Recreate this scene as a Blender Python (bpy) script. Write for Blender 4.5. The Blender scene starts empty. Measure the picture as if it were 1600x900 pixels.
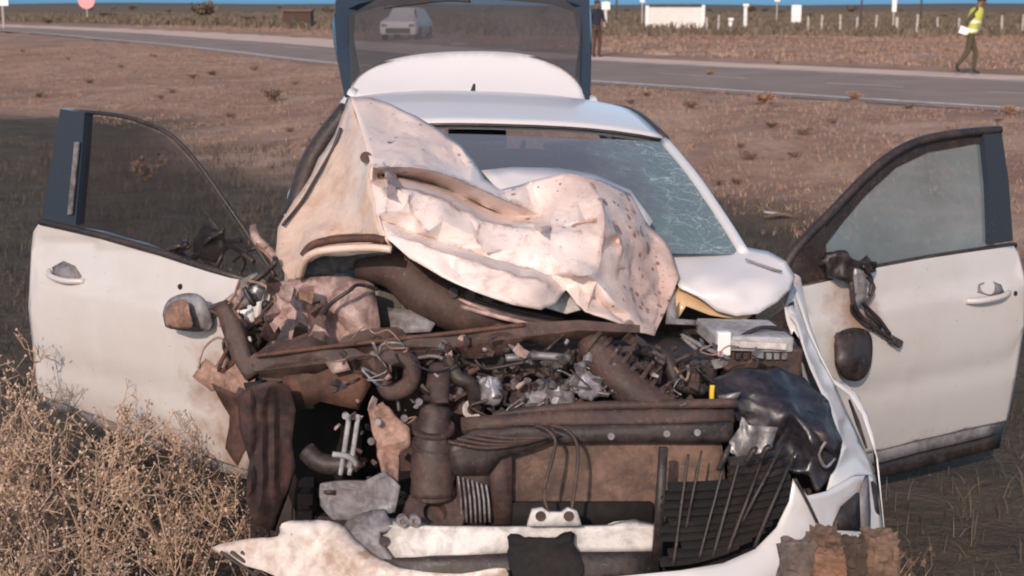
import bpy, bmesh, math, random
import numpy as np
from mathutils import Vector, Matrix, noise
from mathutils.geometry import delaunay_2d_cdt

random.seed(7); RNG = np.random.default_rng(7)
scn = bpy.context.scene
COL = scn.collection

# ------------------------------------------------------------------ camera, sky, sun, exposure
F = 2300.0; CAM_H = 1.85; PITCH = math.atan(442 / F)
cam_d = bpy.data.cameras.new('camera'); cam = bpy.data.objects.new('camera', cam_d); COL.objects.link(cam)
cam_d.sensor_width = 36.0; cam_d.lens = F / 1600 * 36.0; cam_d.clip_end = 9000; cam_d.clip_start = 0.05
cam.location = (0, 0, CAM_H); cam.rotation_euler = (math.pi / 2 - PITCH, 0, 0)
scn.camera = cam
cam_d.dof.use_dof = True; cam_d.dof.focus_distance = 4.7; cam_d.dof.aperture_fstop = 7.0
scn.cycles.pixel_filter_type = 'BLACKMAN_HARRIS'; scn.cycles.filter_width = 2.0
SUN_EL = math.radians(26); SUN_AZ = math.radians(-14)        # azimuth: to the left, behind the camera
w = bpy.data.worlds.new('World'); scn.world = w; w.use_nodes = True
nt = w.node_tree; bgn = nt.nodes['Background']
sky = nt.nodes.new('ShaderNodeTexSky'); sky.sky_type = 'NISHITA'; sky.sun_disc = False
sky.sun_elevation = SUN_EL; sky.sun_rotation = math.pi - SUN_AZ; sky.air_density = 1.0; sky.dust_density = 1.0; sky.ozone_density = 1.0
# the low sky all round is a clear mid blue, as in the strip above the plain
wtc = nt.nodes.new('ShaderNodeTexCoord'); wsp_ = nt.nodes.new('ShaderNodeSeparateXYZ'); nt.links.new(wtc.outputs['Generated'], wsp_.inputs[0])
wrp = nt.nodes.new('ShaderNodeValToRGB'); nt.links.new(wsp_.outputs[2], wrp.inputs[0])
wrp.color_ramp.elements[0].position = 0.0; wrp.color_ramp.elements[0].color = (0.20, 0.47, 1.0, 1)
wrp.color_ramp.elements[1].position = 0.22; wrp.color_ramp.elements[1].color = (1.0, 0.95, 0.88, 1)
wmx = nt.nodes.new('ShaderNodeMix'); wmx.data_type = 'RGBA'; wmx.blend_type = 'MULTIPLY'; wmx.inputs[0].default_value = 1.0
nt.links.new(sky.outputs[0], wmx.inputs[6]); nt.links.new(wrp.outputs[0], wmx.inputs[7])
nt.links.new(wmx.outputs[2], bgn.inputs[0]); bgn.inputs[1].default_value = 0.15
sun_d = bpy.data.lights.new('sun', 'SUN'); sun = bpy.data.objects.new('sun', sun_d); COL.objects.link(sun)
sun_d.energy = 2.5; sun_d.angle = math.radians(0.8); sun_d.color = (1.0, 0.82, 0.70)
to_sun = Vector((math.sin(SUN_AZ) * math.cos(SUN_EL), -math.cos(SUN_AZ) * math.cos(SUN_EL), math.sin(SUN_EL)))
sun.rotation_euler = to_sun.to_track_quat('Z', 'Y').to_euler()
vs = scn.view_settings; vs.view_transform = 'Standard'; vs.look = 'None'; vs.gamma = 1.0; vs.use_curve_mapping = False
vs.exposure = 0.35
scn.cycles.max_bounces = 6; scn.cycles.transparent_max_bounces = 12

# ------------------------------------------------------------------ materials
def hexc(r, g, b):
    f = lambda v: (v / 255 / 12.92) if v / 255 <= 0.04045 else ((v / 255 + 0.055) / 1.055) ** 2.4
    return (f(r), f(g), f(b), 1)

class NM:
    def __init__(s, name):
        s.m = bpy.data.materials.new(name); s.m.use_nodes = True
        s.t = s.m.node_tree; s.n = s.t.nodes; s.b = s.n['Principled BSDF']; s.out = s.n['Material Output']
        s.tc = s.n.new('ShaderNodeTexCoord')
    def lk(s, a, b): s.t.links.new(a, b)
    def noise(s, scale, detail=4, rough=0.55, src=None, dist=0):
        n = s.n.new('ShaderNodeTexNoise'); n.inputs['Scale'].default_value = scale
        n.inputs['Detail'].default_value = detail; n.inputs['Roughness'].default_value = rough; n.inputs['Distortion'].default_value = dist
        s.lk(src or s.tc.outputs['Object'], n.inputs['Vector']); return n.outputs['Fac']
    def voro(s, scale, feature='F1', src=None):
        n = s.n.new('ShaderNodeTexVoronoi'); n.feature = feature; n.inputs['Scale'].default_value = scale
        s.lk(src or s.tc.outputs['Object'], n.inputs['Vector']); return n
    def ramp(s, fac, *stops):
        r = s.n.new('ShaderNodeValToRGB'); e = r.color_ramp.elements
        while len(e) < len(stops): e.new(0.5)
        for k, (p, c) in enumerate(stops):
            e[k].position = p; e[k].color = c if hasattr(c, '__len__') else (c, c, c, 1)
        s.lk(fac, r.inputs[0]); return r.outputs[0]
    def mix(s, fac, a, b, mode='MIX'):
        m = s.n.new('ShaderNodeMix'); m.data_type = 'RGBA'; m.blend_type = mode
        for sock, v in ((m.inputs[0], fac), (m.inputs[6], a), (m.inputs[7], b)):
            if hasattr(v, 'is_output'): s.lk(v, sock)
            else: sock.default_value = v
        return m.outputs[2]
    def math(s, op, a, b=0.0):
        m = s.n.new('ShaderNodeMath'); m.operation = op
        for sock, v in ((m.inputs[0], a), (m.inputs[1], b)):
            if hasattr(v, 'is_output'): s.lk(v, sock)
            else: sock.default_value = v
        return m.outputs[0]
    def sep(s, src):
        n = s.n.new('ShaderNodeSeparateXYZ'); s.lk(src, n.inputs[0]); return n.outputs
    def col(s, v):
        if hasattr(v, 'is_output'): s.lk(v, s.b.inputs['Base Color'])
        else: s.b.inputs['Base Color'].default_value = v
    def set(s, **k):
        for a, v in k.items():
            sock = s.b.inputs[{'rough': 'Roughness', 'metal': 'Metallic', 'coat': 'Coat Weight', 'spec': 'Specular IOR Level', 'coatr': 'Coat Roughness'}[a]]
            if hasattr(v, 'is_output'): s.lk(v, sock)
            else: sock.default_value = v
    def bump(s, h, strength=0.3, dist=0.01):
        n = s.n.new('ShaderNodeBump'); n.inputs['Strength'].default_value = strength; n.inputs['Distance'].default_value = dist
        s.lk(h, n.inputs['Height']); s.lk(n.outputs[0], s.b.inputs['Normal'])

def paint(name, base, dirt=(0.36, 0.235, 0.175, 1), lo=0.5, hi=0.75, amount=0.6, spots=0.0, scale=3.0, rough=0.32, film=0.0):
    m = NM(name)
    n1 = m.noise(scale, 6, 0.62, dist=0.4); n2 = m.noise(scale * 7, 5, 0.6)
    f = m.ramp(m.math('ADD', m.math('MULTIPLY', n1, 0.7), m.math('MULTIPLY', n2, 0.3)), (lo, 0.0), (hi, 1.0))
    fac = m.math('MULTIPLY', f, amount)
    c = m.mix(film, base, dirt)
    c = m.mix(fac, c, dirt)
    if spots > 0:
        v = m.voro(17); n3 = m.noise(5.0, 3)
        sp = m.ramp(m.math('SUBTRACT', v.outputs['Distance'], m.math('MULTIPLY', m.math('SUBTRACT', n3, 0.42), spots)), (0.0, 1.0), (0.06, 0.0))
        c = m.mix(m.math('MULTIPLY', sp, 0.8), c, (0.10, 0.06, 0.045, 1))
        v2 = m.voro(48); sp2 = m.ramp(m.math('SUBTRACT', v2.outputs['Distance'], m.math('MULTIPLY', m.math('SUBTRACT', n3, 0.45), spots * 1.3)), (0.0, 1.0), (0.1, 0.0))
        c = m.mix(m.math('MULTIPLY', sp2, 0.6), c, (0.16, 0.09, 0.065, 1))
    m.col(c); m.set(rough=m.ramp(fac, (0.0, rough), (0.6, 0.75)), coat=0.35, coatr=0.12, spec=0.5)
    m.bump(n2, 0.06, 0.01)
    return m.m

def mud_shade(mat, c0, rad, col=(0.30, 0.17, 0.12, 1), sill=0.40):
    """mud thrown onto a panel around one place and along its sill"""
    m2 = mat.copy(); t = m2.node_tree; b = t.nodes['Principled BSDF']; src = b.inputs['Base Color'].links[0].from_socket
    tc = t.nodes.new('ShaderNodeTexCoord'); ds_ = t.nodes.new('ShaderNodeVectorMath'); ds_.operation = 'DISTANCE'; ds_.inputs[1].default_value = c0; t.links.new(tc.outputs['Object'], ds_.inputs[0])
    nz = t.nodes.new('ShaderNodeTexNoise'); nz.inputs['Scale'].default_value = 9; nz.inputs['Detail'].default_value = 7; nz.inputs['Roughness'].default_value = .7; t.links.new(tc.outputs['Object'], nz.inputs['Vector'])
    def mth(op, a, b_):
        n = t.nodes.new('ShaderNodeMath'); n.operation = op
        for s_, v in zip(n.inputs, (a, b_)):
            if hasattr(v, 'is_output'): t.links.new(v, s_)
            else: s_.default_value = v
        return n.outputs[0]
    sp = t.nodes.new('ShaderNodeSeparateXYZ'); t.links.new(tc.outputs['Object'], sp.inputs[0])
    near = mth('SUBTRACT', 1.0, mth('DIVIDE', ds_.outputs['Value'], rad)); low = mth('MULTIPLY', mth('SUBTRACT', sill + .14, sp.outputs[2]), 3.5)
    v = mth('ADD', mth('MAXIMUM', near, low), mth('MULTIPLY', mth('SUBTRACT', nz.outputs['Fac'], .5), 1.7))
    rp = t.nodes.new('ShaderNodeValToRGB'); rp.color_ramp.elements[0].position = .22; rp.color_ramp.elements[1].position = .75; rp.color_ramp.elements[1].color = (.8, .8, .8, 1); t.links.new(v, rp.inputs[0])
    mx = t.nodes.new('ShaderNodeMix'); mx.data_type = 'RGBA'; t.links.new(rp.outputs[0], mx.inputs[0]); t.links.new(src, mx.inputs[6]); mx.inputs[7].default_value = col; t.links.new(mx.outputs[2], b.inputs['Base Color']); return m2
def dusty(name, base, dust=(0.27, 0.165, 0.12, 1), lo=0.42, hi=0.68, amount=0.8, rough=0.55, metal=0.0, scale=9, bump=0.25, grime=0.0):
    m = NM(name)
    n1 = m.noise(scale, 7, 0.65, dist=0.3); n2 = m.noise(scale * 6, 4, 0.6)
    f = m.ramp(m.math('ADD', m.math('MULTIPLY', n1, 0.65), m.math('MULTIPLY', n2, 0.35)), (lo, 0.0), (hi, 1.0))
    c = m.mix(m.math('MULTIPLY', f, amount), base, dust)
    if grime:
        n3 = m.noise(scale * 2.7, 6, 0.7, dist=0.8); n4 = m.noise(scale * 0.55, 3, 0.5)
        gf = m.ramp(m.math('ADD', m.math('MULTIPLY', n3, 0.6), m.math('MULTIPLY', n4, 0.4)), (0.44, 0.0), (0.60, 1.0))
        c = m.mix(m.math('MULTIPLY', gf, grime), c, (0.035, 0.021, 0.019, 1))
        n5 = m.noise(scale * 9, 4, 0.7); c = m.mix(m.math('MULTIPLY', m.ramp(n5, (0.60, 0.0), (0.70, 1.0)), grime * 0.6), c, (0.26, 0.16, 0.125, 1))
    m.col(c); m.set(rough=m.ramp(f, (0, rough), (1, 0.85)), metal=metal)
    m.bump(n2, bump, 0.006)
    return m.m

def leafy(name, c1, c2, scale=3.0, rough=0.8):
    m = NM(name); g = m.n.new('ShaderNodeNewGeometry')
    f = m.ramp(m.noise(scale, 3), (0.35, 0.0), (0.65, 1.0))
    r = m.mix(0.5, f, g.outputs['Random Per Island'])
    m.col(m.mix(r, c1, c2)); m.set(rough=rough, spec=0.15); return m.m

M = {}
M['paint'] = paint('white_paint', (0.67, 0.65, 0.65, 1), amount=0.5, lo=0.46, hi=0.8, film=0.06)
M['paint_roof'] = paint('white_paint_roof', (0.64, 0.605, 0.615, 1), amount=0.12, lo=0.5, hi=0.9, film=0.02)
M['paint_door'] = paint('white_paint_door', (0.56, 0.535, 0.52, 1), amount=0.45, lo=0.45, hi=0.85, scale=1.6, film=0.09, spots=0.06, rough=0.30)
def hood_paint():
    m = NM('white_paint_hood'); x, y, z = m.sep(m.tc.outputs['Object'])
    n1 = m.noise(3.2, 6, 0.6); n2 = m.noise(26, 5, 0.65); n4 = m.noise(1.3, 3, 0.5)
    side = m.ramp(m.math('ADD', x, m.math('MULTIPLY', m.math('SUBTRACT', n1, 0.5), 0.5)), (0.0, 0.0), (0.26, 1.0))
    film = m.ramp(n1, (0.35, 0.02), (0.70, 0.55))
    c = m.mix(film, (0.74, 0.635, 0.60, 1), (0.54, 0.345, 0.275, 1))
    c = m.mix(m.math('MULTIPLY', side, m.ramp(n2, (0.3, 0.35), (0.7, 0.85))), c, (0.45, 0.28, 0.225, 1))
    for sc_, th, wd, col in ((13, 0.20, 0.05, (0.13, 0.075, 0.055, 1)), (30, 0.24, 0.06, (0.15, 0.075, 0.058, 1)), (80, 0.16, 0.08, (0.24, 0.13, 0.10, 1))):
        wv = m.mix(0.06, m.tc.outputs['Object'], m.n.new('ShaderNodeTexNoise').outputs['Color'])
        v = m.voro(sc_, 'F1', wv); n3 = m.noise(4.2 + sc_ * .1, 3)
        lim = m.math('MULTIPLY', m.math('ADD', m.math('SUBTRACT', n3, 0.52), m.math('MULTIPLY', side, 0.16)), th * 6)
        sp = m.ramp(m.math('SUBTRACT', v.outputs['Distance'], m.math('MINIMUM', lim, th)), (0.0, 1.0), (wd, 0.0))
        c = m.mix(m.math('MULTIPLY', sp, 0.8), c, col)
    wa = m.n.new('ShaderNodeAttribute'); wa.attribute_name = 'crease_shade'; wf = m.math('MULTIPLY', wa.outputs['Fac'], m.ramp(m.noise(8, 5, 0.7), (0.44, 0.0), (0.58, 0.85))); c = m.mix(wf, c, (0.19, 0.105, 0.078, 1))  # rusty flakes along the folds, painted dark to deepen the crease shading
    n6 = m.noise(9, 6, 0.75, dist=2.5); c = m.mix(m.ramp(n6, (0.52, 0.0), (0.66, 0.5)), c, (0.46, 0.29, 0.235, 1))
    m.col(c); m.set(rough=m.ramp(film, (0, 0.42), (0.5, 0.7)), coat=0.12, coatr=0.25); m.bump(n2, 0.14, 0.008); return m.m
M['paint_hood'] = hood_paint()
M['paint_wing'] = paint('white_paint_wing', (0.70, 0.565, 0.48, 1), dirt=(0.42, 0.225, 0.14, 1), amount=0.8, lo=0.42, hi=0.68, spots=0.15, scale=4.0, film=0.15)
M['paint_mud'] = paint('white_paint_mud', (0.74, 0.66, 0.60, 1), dirt=(0.30, 0.17, 0.11, 1), amount=0.85, lo=0.42, hi=0.62, spots=0.14, scale=6.0, film=0.12, rough=0.5)
M['primer'] = dusty('primed_metal', (0.55, 0.385, 0.35, 1), dust=(0.24, 0.13, 0.10, 1), lo=0.45, hi=0.65, amount=0.85, rough=0.5, scale=6, grime=0.70)
M['torn_brown'] = dusty('torn_brown_skin', (0.40, 0.245, 0.19, 1), dust=(0.17, 0.085, 0.06, 1), lo=0.4, hi=0.6, amount=0.9, rough=0.7, scale=11, grime=0.5)
M['void'] = dusty('shade_black', (0.008, 0.007, 0.007, 1), dust=(0.035, 0.02, 0.018, 1), lo=0.45, hi=0.7, amount=0.7, rough=0.9, scale=8)  # near black that stands in for deep shade in hollows
M['black'] = dusty('black_plastic', (0.016, 0.014, 0.015, 1), dust=(0.11, 0.072, 0.06, 1), lo=0.42, hi=0.75, amount=0.75, rough=0.42, grime=0.60)
M['blackgloss'] = dusty('black_gloss', (0.016, 0.014, 0.020, 1), dust=(0.10, 0.072, 0.07, 1), lo=0.45, hi=0.8, amount=0.7, rough=0.28, bump=0.12)
M['trimblue'] = dusty('dark_door_trim', (0.032, 0.044, 0.062, 1), lo=0.6, hi=0.9, amount=0.3, rough=0.25, bump=0.05)
M['brown'] = dusty('brown_dusty_plastic', (0.026, 0.016, 0.015, 1), dust=(0.135, 0.074, 0.059, 1), lo=0.36, hi=0.66, amount=0.9, grime=0.75)
M['rad'] = dusty('muddy_radiator', (0.07, 0.047, 0.038, 1), dust=(0.215, 0.128, 0.094, 1), lo=0.33, hi=0.58, amount=0.9, rough=0.8, scale=7, grime=0.70)
M['rust'] = dusty('rusty_metal', (0.07, 0.035, 0.025, 1), dust=(0.19, 0.085, 0.055, 1), lo=0.4, hi=0.65, amount=0.9, rough=0.7, metal=0.2, grime=0.65)
M['alu'] = dusty('aluminium', (0.40, 0.39, 0.41, 1), dust=(0.15, 0.10, 0.085, 1), lo=0.40, hi=0.6, amount=0.85, rough=0.4, metal=0.5, grime=0.65)
M['cast'] = dusty('cast_metal', (0.34, 0.325, 0.36, 1), dust=(0.22, 0.16, 0.15, 1), lo=0.5, hi=0.68, amount=0.7, rough=0.42, metal=0.35, scale=14, grime=0.35)
M['steel'] = dusty('dull_steel', (0.32, 0.31, 0.32, 1), dust=(0.20, 0.13, 0.10, 1), lo=0.45, hi=0.7, amount=0.7, rough=0.45, metal=0.6, grime=0.65)
M['beam'] = dusty('cream_beam', (0.66, 0.61, 0.58, 1), dust=(0.24, 0.16, 0.13, 1), lo=0.52, hi=0.72, amount=0.75, rough=0.5, scale=7, grime=0.45)
M['grey'] = dusty('grey_plastic', (0.24, 0.235, 0.25, 1), dust=(0.15, 0.10, 0.085, 1), lo=0.42, hi=0.7, amount=0.75, rough=0.5, grime=0.65)
M['rubber'] = dusty('tyre_rubber', (0.022, 0.020, 0.020, 1), dust=(0.10, 0.055, 0.046, 1), lo=0.42, hi=0.66, amount=0.65, rough=0.8, grime=0.65)
M['yellow'] = dusty('yellow_plastic', (0.75, 0.48, 0.04, 1), lo=0.55, hi=0.8, amount=0.5)
M['red'] = dusty('red_reflector', (0.28, 0.06, 0.05, 1), lo=0.55, hi=0.8, amount=0.5, rough=0.2)
M['seat'] = dusty('seat_fabric', (0.05, 0.05, 0.058, 1), lo=0.55, hi=0.9, amount=0.3, rough=0.9)
M['lining'] = dusty('pale_lining', (0.42, 0.41, 0.42, 1), lo=0.6, hi=0.9, amount=0.3, rough=0.9, grime=0.55)
M['wood'] = dusty('dead_wood', (0.09, 0.06, 0.045, 1), dust=(0.25, 0.17, 0.12, 1), rough=0.9)
M['clod'] = dusty('brown_clod', (0.09, 0.055, 0.037, 1), dust=(0.21, 0.128, 0.085, 1), lo=0.4, hi=0.6, amount=0.9, rough=0.95, scale=12, bump=0.6)
M['clod_orange'] = dusty('orange_clod', (0.17, 0.085, 0.05, 1), dust=(0.27, 0.15, 0.10, 1), lo=0.4, hi=0.6, amount=0.9, rough=0.95, scale=14, bump=0.6)
M['clod_dark'] = dusty('dark_clod', (0.05, 0.033, 0.024, 1), dust=(0.09, 0.06, 0.045, 1), lo=0.4, hi=0.6, amount=0.9, rough=0.95, scale=14, bump=0.6)
M['clod_grey'] = dusty('grey_clod', (0.075, 0.06, 0.056, 1), dust=(0.17, 0.12, 0.10, 1), lo=0.4, hi=0.6, amount=0.9, rough=0.95, scale=14, bump=0.6)
M['white'] = dusty('white_board', (0.78, 0.77, 0.75, 1), lo=0.6, hi=0.9, amount=0.25, rough=0.6, scale=3, bump=0.05)
M['pinksign'] = dusty('pink_sign', (0.66, 0.30, 0.31, 1), lo=0.6, hi=0.9, amount=0.2, rough=0.5, scale=3, bump=0.05)
M['wallpaint'] = dusty('whitewash', (0.72, 0.66, 0.62, 1), dust=(0.45, 0.34, 0.29, 1), lo=0.45, hi=0.8, amount=0.5, rough=0.9, scale=2)
M['post'] = dusty('fence_post', (0.45, 0.40, 0.37, 1), lo=0.5, hi=0.8, rough=0.9, scale=3)
M['darkpost'] = dusty('dark_pole', (0.06, 0.05, 0.05, 1), lo=0.5, hi=0.8, rough=0.9, scale=3)
M['skin'] = dusty('skin', (0.16, 0.085, 0.055, 1), lo=0.7, hi=0.95, amount=0.1, rough=0.55, bump=0.02)
M['navy'] = dusty('navy_cloth', (0.020, 0.022, 0.040, 1), lo=0.6, hi=0.9, amount=0.2, rough=0.9)
M['brownpants'] = dusty('brown_cloth', (0.075, 0.040, 0.030, 1), lo=0.6, hi=0.9, amount=0.3, rough=0.9)
M['olive'] = dusty('olive_cloth', (0.075, 0.058, 0.034, 1), lo=0.6, hi=0.9, amount=0.3, rough=0.9)
M['hivis'] = dusty('hi_vis_yellow', (0.50, 0.50, 0.08, 1), lo=0.6, hi=0.9, amount=0.2, rough=0.7)
M['reflect'] = dusty('reflective_band', (0.8, 0.8, 0.72, 1), lo=0.6, hi=0.9, amount=0.1, rough=0.4)
M['boot'] = dusty('boot_leather', (0.02, 0.016, 0.014, 1), lo=0.5, hi=0.8, amount=0.4, rough=0.6)
M['leaf_weed'] = leafy('weed_tan', (0.56, 0.40, 0.29, 1), (0.34, 0.22, 0.155, 1))
M['stem_weed'] = leafy('weed_stem', (0.50, 0.345, 0.245, 1), (0.30, 0.195, 0.135, 1))
M['seed_weed'] = leafy('weed_seed', (0.66, 0.52, 0.42, 1), (0.42, 0.28, 0.20, 1))
M['grass_dry'] = leafy('grass_dry', (0.41, 0.268, 0.20, 1), (0.27, 0.168, 0.124, 1), scale=0.35)
M['grass_ditch_shaded'] = leafy('grass_ditch_shaded', (0.122, 0.093, 0.072, 1), (0.066, 0.053, 0.043, 1), scale=0.5)  # dip grass, with the shade round the car put into its tone
M['dead_leaf'] = leafy('dead_leaf', (0.26, 0.155, 0.10, 1), (0.06, 0.042, 0.032, 1), scale=9)
M['shrub_brown'] = leafy('shrub_brown', (0.23, 0.15, 0.112, 1), (0.15, 0.095, 0.073, 1))
M['shrub_orange'] = leafy('shrub_orange', (0.42, 0.25, 0.16, 1), (0.30, 0.17, 0.11, 1))
M['shrub_olive'] = leafy('shrub_olive', (0.22, 0.165, 0.12, 1), (0.13, 0.10, 0.075, 1))

def glass(name, tint, film_col, dust, cracks=False):
    m = NM(name); m.n.remove(m.b)
    tr = m.n.new('ShaderNodeBsdfTransparent'); tr.inputs[0].default_value = tint
    gl = m.n.new('ShaderNodeBsdfGlossy'); gl.inputs['Roughness'].default_value = 0.06
    fr = m.n.new('ShaderNodeFresnel'); fr.inputs['IOR'].default_value = 1.5
    mx = m.n.new('ShaderNodeMixShader'); m.lk(fr.outputs[0], mx.inputs[0]); m.lk(tr.outputs[0], mx.inputs[1]); m.lk(gl.outputs[0], mx.inputs[2])
    df = m.n.new('ShaderNodeBsdfDiffuse'); df.inputs[0].default_value = film_col
    n1 = m.noise(3.5, 6, 0.6)
    fac = m.math('MULTIPLY', m.ramp(n1, (0.3, 0.55), (0.75, 1.0)), dust)
    if cracks:
        # shattered laminated glass: cells get dense towards the struck corner
        x, y, z = m.sep(m.tc.outputs['Object'])
        d = m.math('ADD', m.math('MULTIPLY', m.math('SUBTRACT', x, 0.05), 1.5), m.math('MULTIPLY', m.math('SUBTRACT', 1.42, z), 1.0))
        zone = m.ramp(m.math('ADD', d, m.math('MULTIPLY', m.math('SUBTRACT', n1, 0.5), 0.8)), (0.35, 0.0), (0.85, 1.0))
        near = m.ramp(m.math('ADD', m.math('SUBTRACT', x, m.math('MULTIPLY', m.math('SUBTRACT', 1.38, z), 0.35)), m.math('MULTIPLY', m.math('SUBTRACT', n1, 0.5), 0.3)), (0.14, 0.0), (0.45, 1.0))
        wn = m.n.new('ShaderNodeTexNoise'); wn.inputs['Scale'].default_value = 7; wn.inputs['Detail'].default_value = 4; m.lk(m.tc.outputs['Object'], wn.inputs['Vector'])
        wv = m.mix(0.22, m.tc.outputs['Object'], wn.outputs['Color']); v = m.voro(13, 'DISTANCE_TO_EDGE', wv); v2 = m.voro(60, 'DISTANCE_TO_EDGE', wv)
        l1 = m.ramp(v.outputs['Distance'], (0.0, 1.0), (0.06, 0.0)); l2 = m.ramp(v2.outputs['Distance'], (0.0, 1.0), (0.09, 0.0))
        crack = m.math('MULTIPLY', m.math('MAXIMUM', l1, m.math('MULTIPLY', l2, 0.7)), m.math('MAXIMUM', m.math('MULTIPLY', zone, 0.35), near))
        dust2 = m.mix(zone, (0.30, 0.295, 0.345, 1), film_col)
        dc = m.mix(m.math('MULTIPLY', crack, m.ramp(m.noise(9, 3), (0.35, 0.2), (0.6, 1.0))), dust2, (0.50, 0.56, 0.58, 1)); m.lk(dc, df.inputs[0])
        base = m.math('ADD', m.math('MULTIPLY', zone, 0.36), m.math('MULTIPLY', fac, 0.5))
        fac = m.math('MAXIMUM', m.math('ADD', base, 0.24), m.math('MULTIPLY', crack, 0.95))
    m2 = m.n.new('ShaderNodeMixShader'); m.lk(fac, m2.inputs[0]); m.lk(mx.outputs[0], m2.inputs[1]); m.lk(df.outputs[0], m2.inputs[2])
    m.lk(m2.outputs[0], m.out.inputs[0]); return m.m
M['glass_wind'] = glass('windscreen_glass', (0.46, 0.44, 0.49, 1), (0.18, 0.255, 0.275, 1), 0.25, True)
M['glass_door'] = glass('door_glass', (0.55, 0.60, 0.62, 1), (0.30, 0.37, 0.40, 1), 0.55)  # blue-grey film: dust, with the sky's reflection put into its colour
M['glass_dark'] = glass('tinted_glass', (0.34, 0.33, 0.34, 1), (0.16, 0.15, 0.155, 1), 0.40)
M['glass_left'] = glass('tinted_door_glass', (0.62, 0.62, 0.64, 1), (0.12, 0.11, 0.11, 1), 0.12)

# ------------------------------------------------------------------ mesh helpers
def link(name, me, mat=None, parent=None, smooth=False):
    o = bpy.data.objects.new(name, me); COL.objects.link(o)
    for m_ in (mat if isinstance(mat, (list, tuple)) else [mat]):
        if m_ is not None: me.materials.append(M[m_] if isinstance(m_, str) else m_)
    if smooth: me.polygons.foreach_set('use_smooth', [True] * len(me.polygons))
    if parent is not None: o.parent = parent
    return o
def from_bm(name, bm, mat, parent=None, smooth=False):
    bmesh.ops.recalc_face_normals(bm, faces=bm.faces[:])
    me = bpy.data.meshes.new(name); bm.to_mesh(me); bm.free(); return link(name, me, mat, parent, smooth)
def tag(o, label, cat=None, group=None, kind=None):
    if label: o['label'] = label
    if cat: o['category'] = cat
    if group: o['group'] = group
    if kind: o['kind'] = kind
    return o
def empty(name, loc, rz=0.0):
    o = bpy.data.objects.new(name, None); COL.objects.link(o); o.location = loc; o.rotation_euler = (0, 0, rz); o.empty_display_size = 0.2; return o
def bevel(o, wd=0.006, seg=2):
    md = o.modifiers.new('bevel', 'BEVEL'); md.width = wd; md.segments = seg; md.limit_method = 'ANGLE'; md.angle_limit = math.radians(35); return o
def add_box(bm, c, s, rot=None):
    mt = Matrix.Translation(c) @ (rot.to_4x4() if rot is not None else Matrix.Identity(4)) @ Matrix.Diagonal((s[0], s[1], s[2], 1))
    return bmesh.ops.create_cube(bm, size=1.0, matrix=mt)
def add_tube(bm, pts, radii, seg=8, cap=True):
    pts = [Vector(p) for p in pts]
    if not hasattr(radii, '__len__'): radii = [radii] * len(pts)
    rings = []; up = Vector((0.13, 0.31, 0.94))
    for i, p in enumerate(pts):
        t = (pts[min(i + 1, len(pts) - 1)] - pts[max(i - 1, 0)]).normalized()
        a = t.cross(up)
        if a.length < 1e-3: a = t.cross(Vector((1, 0, 0)))
        a.normalize(); b = t.cross(a).normalized()
        rings.append([bm.verts.new(p + (a * math.cos(2 * math.pi * k / seg) + b * math.sin(2 * math.pi * k / seg)) * radii[i]) for k in range(seg)])
    for r0, r1 in zip(rings, rings[1:]):
        for k in range(seg): bm.faces.new((r0[k], r0[(k + 1) % seg], r1[(k + 1) % seg], r1[k]))
    if cap: bm.faces.new(rings[0][::-1]); bm.faces.new(rings[-1])
def spline(pts, n=6):
    pts = [Vector(p) for p in pts]; out = []
    for i in range(len(pts) - 1):
        p0, p1, p2, p3 = pts[max(i - 1, 0)], pts[i], pts[i + 1], pts[min(i + 2, len(pts) - 1)]
        for k in range(n):
            t = k / n
            out.append(0.5 * ((2 * p1) + (p2 - p0) * t + (2 * p0 - 5 * p1 + 4 * p2 - p3) * t * t + (3 * p1 - p0 - 3 * p2 + p3) * t ** 3))
    out.append(pts[-1]); return out
def add_lathe(bm, prof, center, axis, seg=24):
    """prof: list of (distance along axis, radius)"""
    axis = Vector(axis).normalized(); a = axis.orthogonal().normalized(); b = axis.cross(a); center = Vector(center); rings = []
    for d, r in prof:
        if r < 1e-5: rings.append([bm.verts.new(center + axis * d)]); continue
        rings.append([bm.verts.new(center + axis * d + (a * math.cos(2 * math.pi * k / seg) + b * math.sin(2 * math.pi * k / seg)) * r) for k in range(seg)])
    for r0, r1 in zip(rings, rings[1:]):
        for k in range(seg):
            k2 = (k + 1) % seg
            if len(r0) == 1 and len(r1) == 1: continue
            if len(r0) == 1: bm.faces.new((r0[0], r1[k], r1[k2]))
            elif len(r1) == 1: bm.faces.new((r0[k], r0[k2], r1[0]))
            else: bm.faces.new((r0[k], r0[k2], r1[k2], r1[k]))

# ------------------------------------------------------------------ terrain and road
ROAD = np.array([(40, -16), (24, 3.5), (13.5, 15.0), (7.0, 22.9), (2.05, 29.6), (-4.75, 39.6), (-10.5, 52.0), (-17.5, 66.0), (-36, 98), (-90, 170), (-260, 380.)])
def resample(P_, step):
    S = spline([(x, y, 0) for x, y in P_], 12); S = np.array([(v.x, v.y) for v in S]); return S
RC = resample(ROAD, 1.0)
_t = np.gradient(RC, axis=0); _t /= np.linalg.norm(_t, axis=1)[:, None]
RN = np.stack([_t[:, 1], -_t[:, 0]], 1)          # pointing away from the camera side
if RN[30].dot(np.array([1.0, 1.0])) < 0: RN = -RN
def road_s(x, y):
    """signed distance to the near road edge, positive on the camera's side"""
    p = np.stack([np.atleast_1d(x).astype(float), np.atleast_1d(y).astype(float)], -1).reshape(-1, 2)
    out = np.empty(len(p))
    for i in range(0, len(p), 20000):
        q = p[i:i + 20000]; d = q[:, None, :] - RC[None]; k = (d ** 2).sum(-1).argmin(1)
        v = q - RC[k]; out[i:i + 20000] = -(v * RN[k]).sum(1)
    return out
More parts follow.
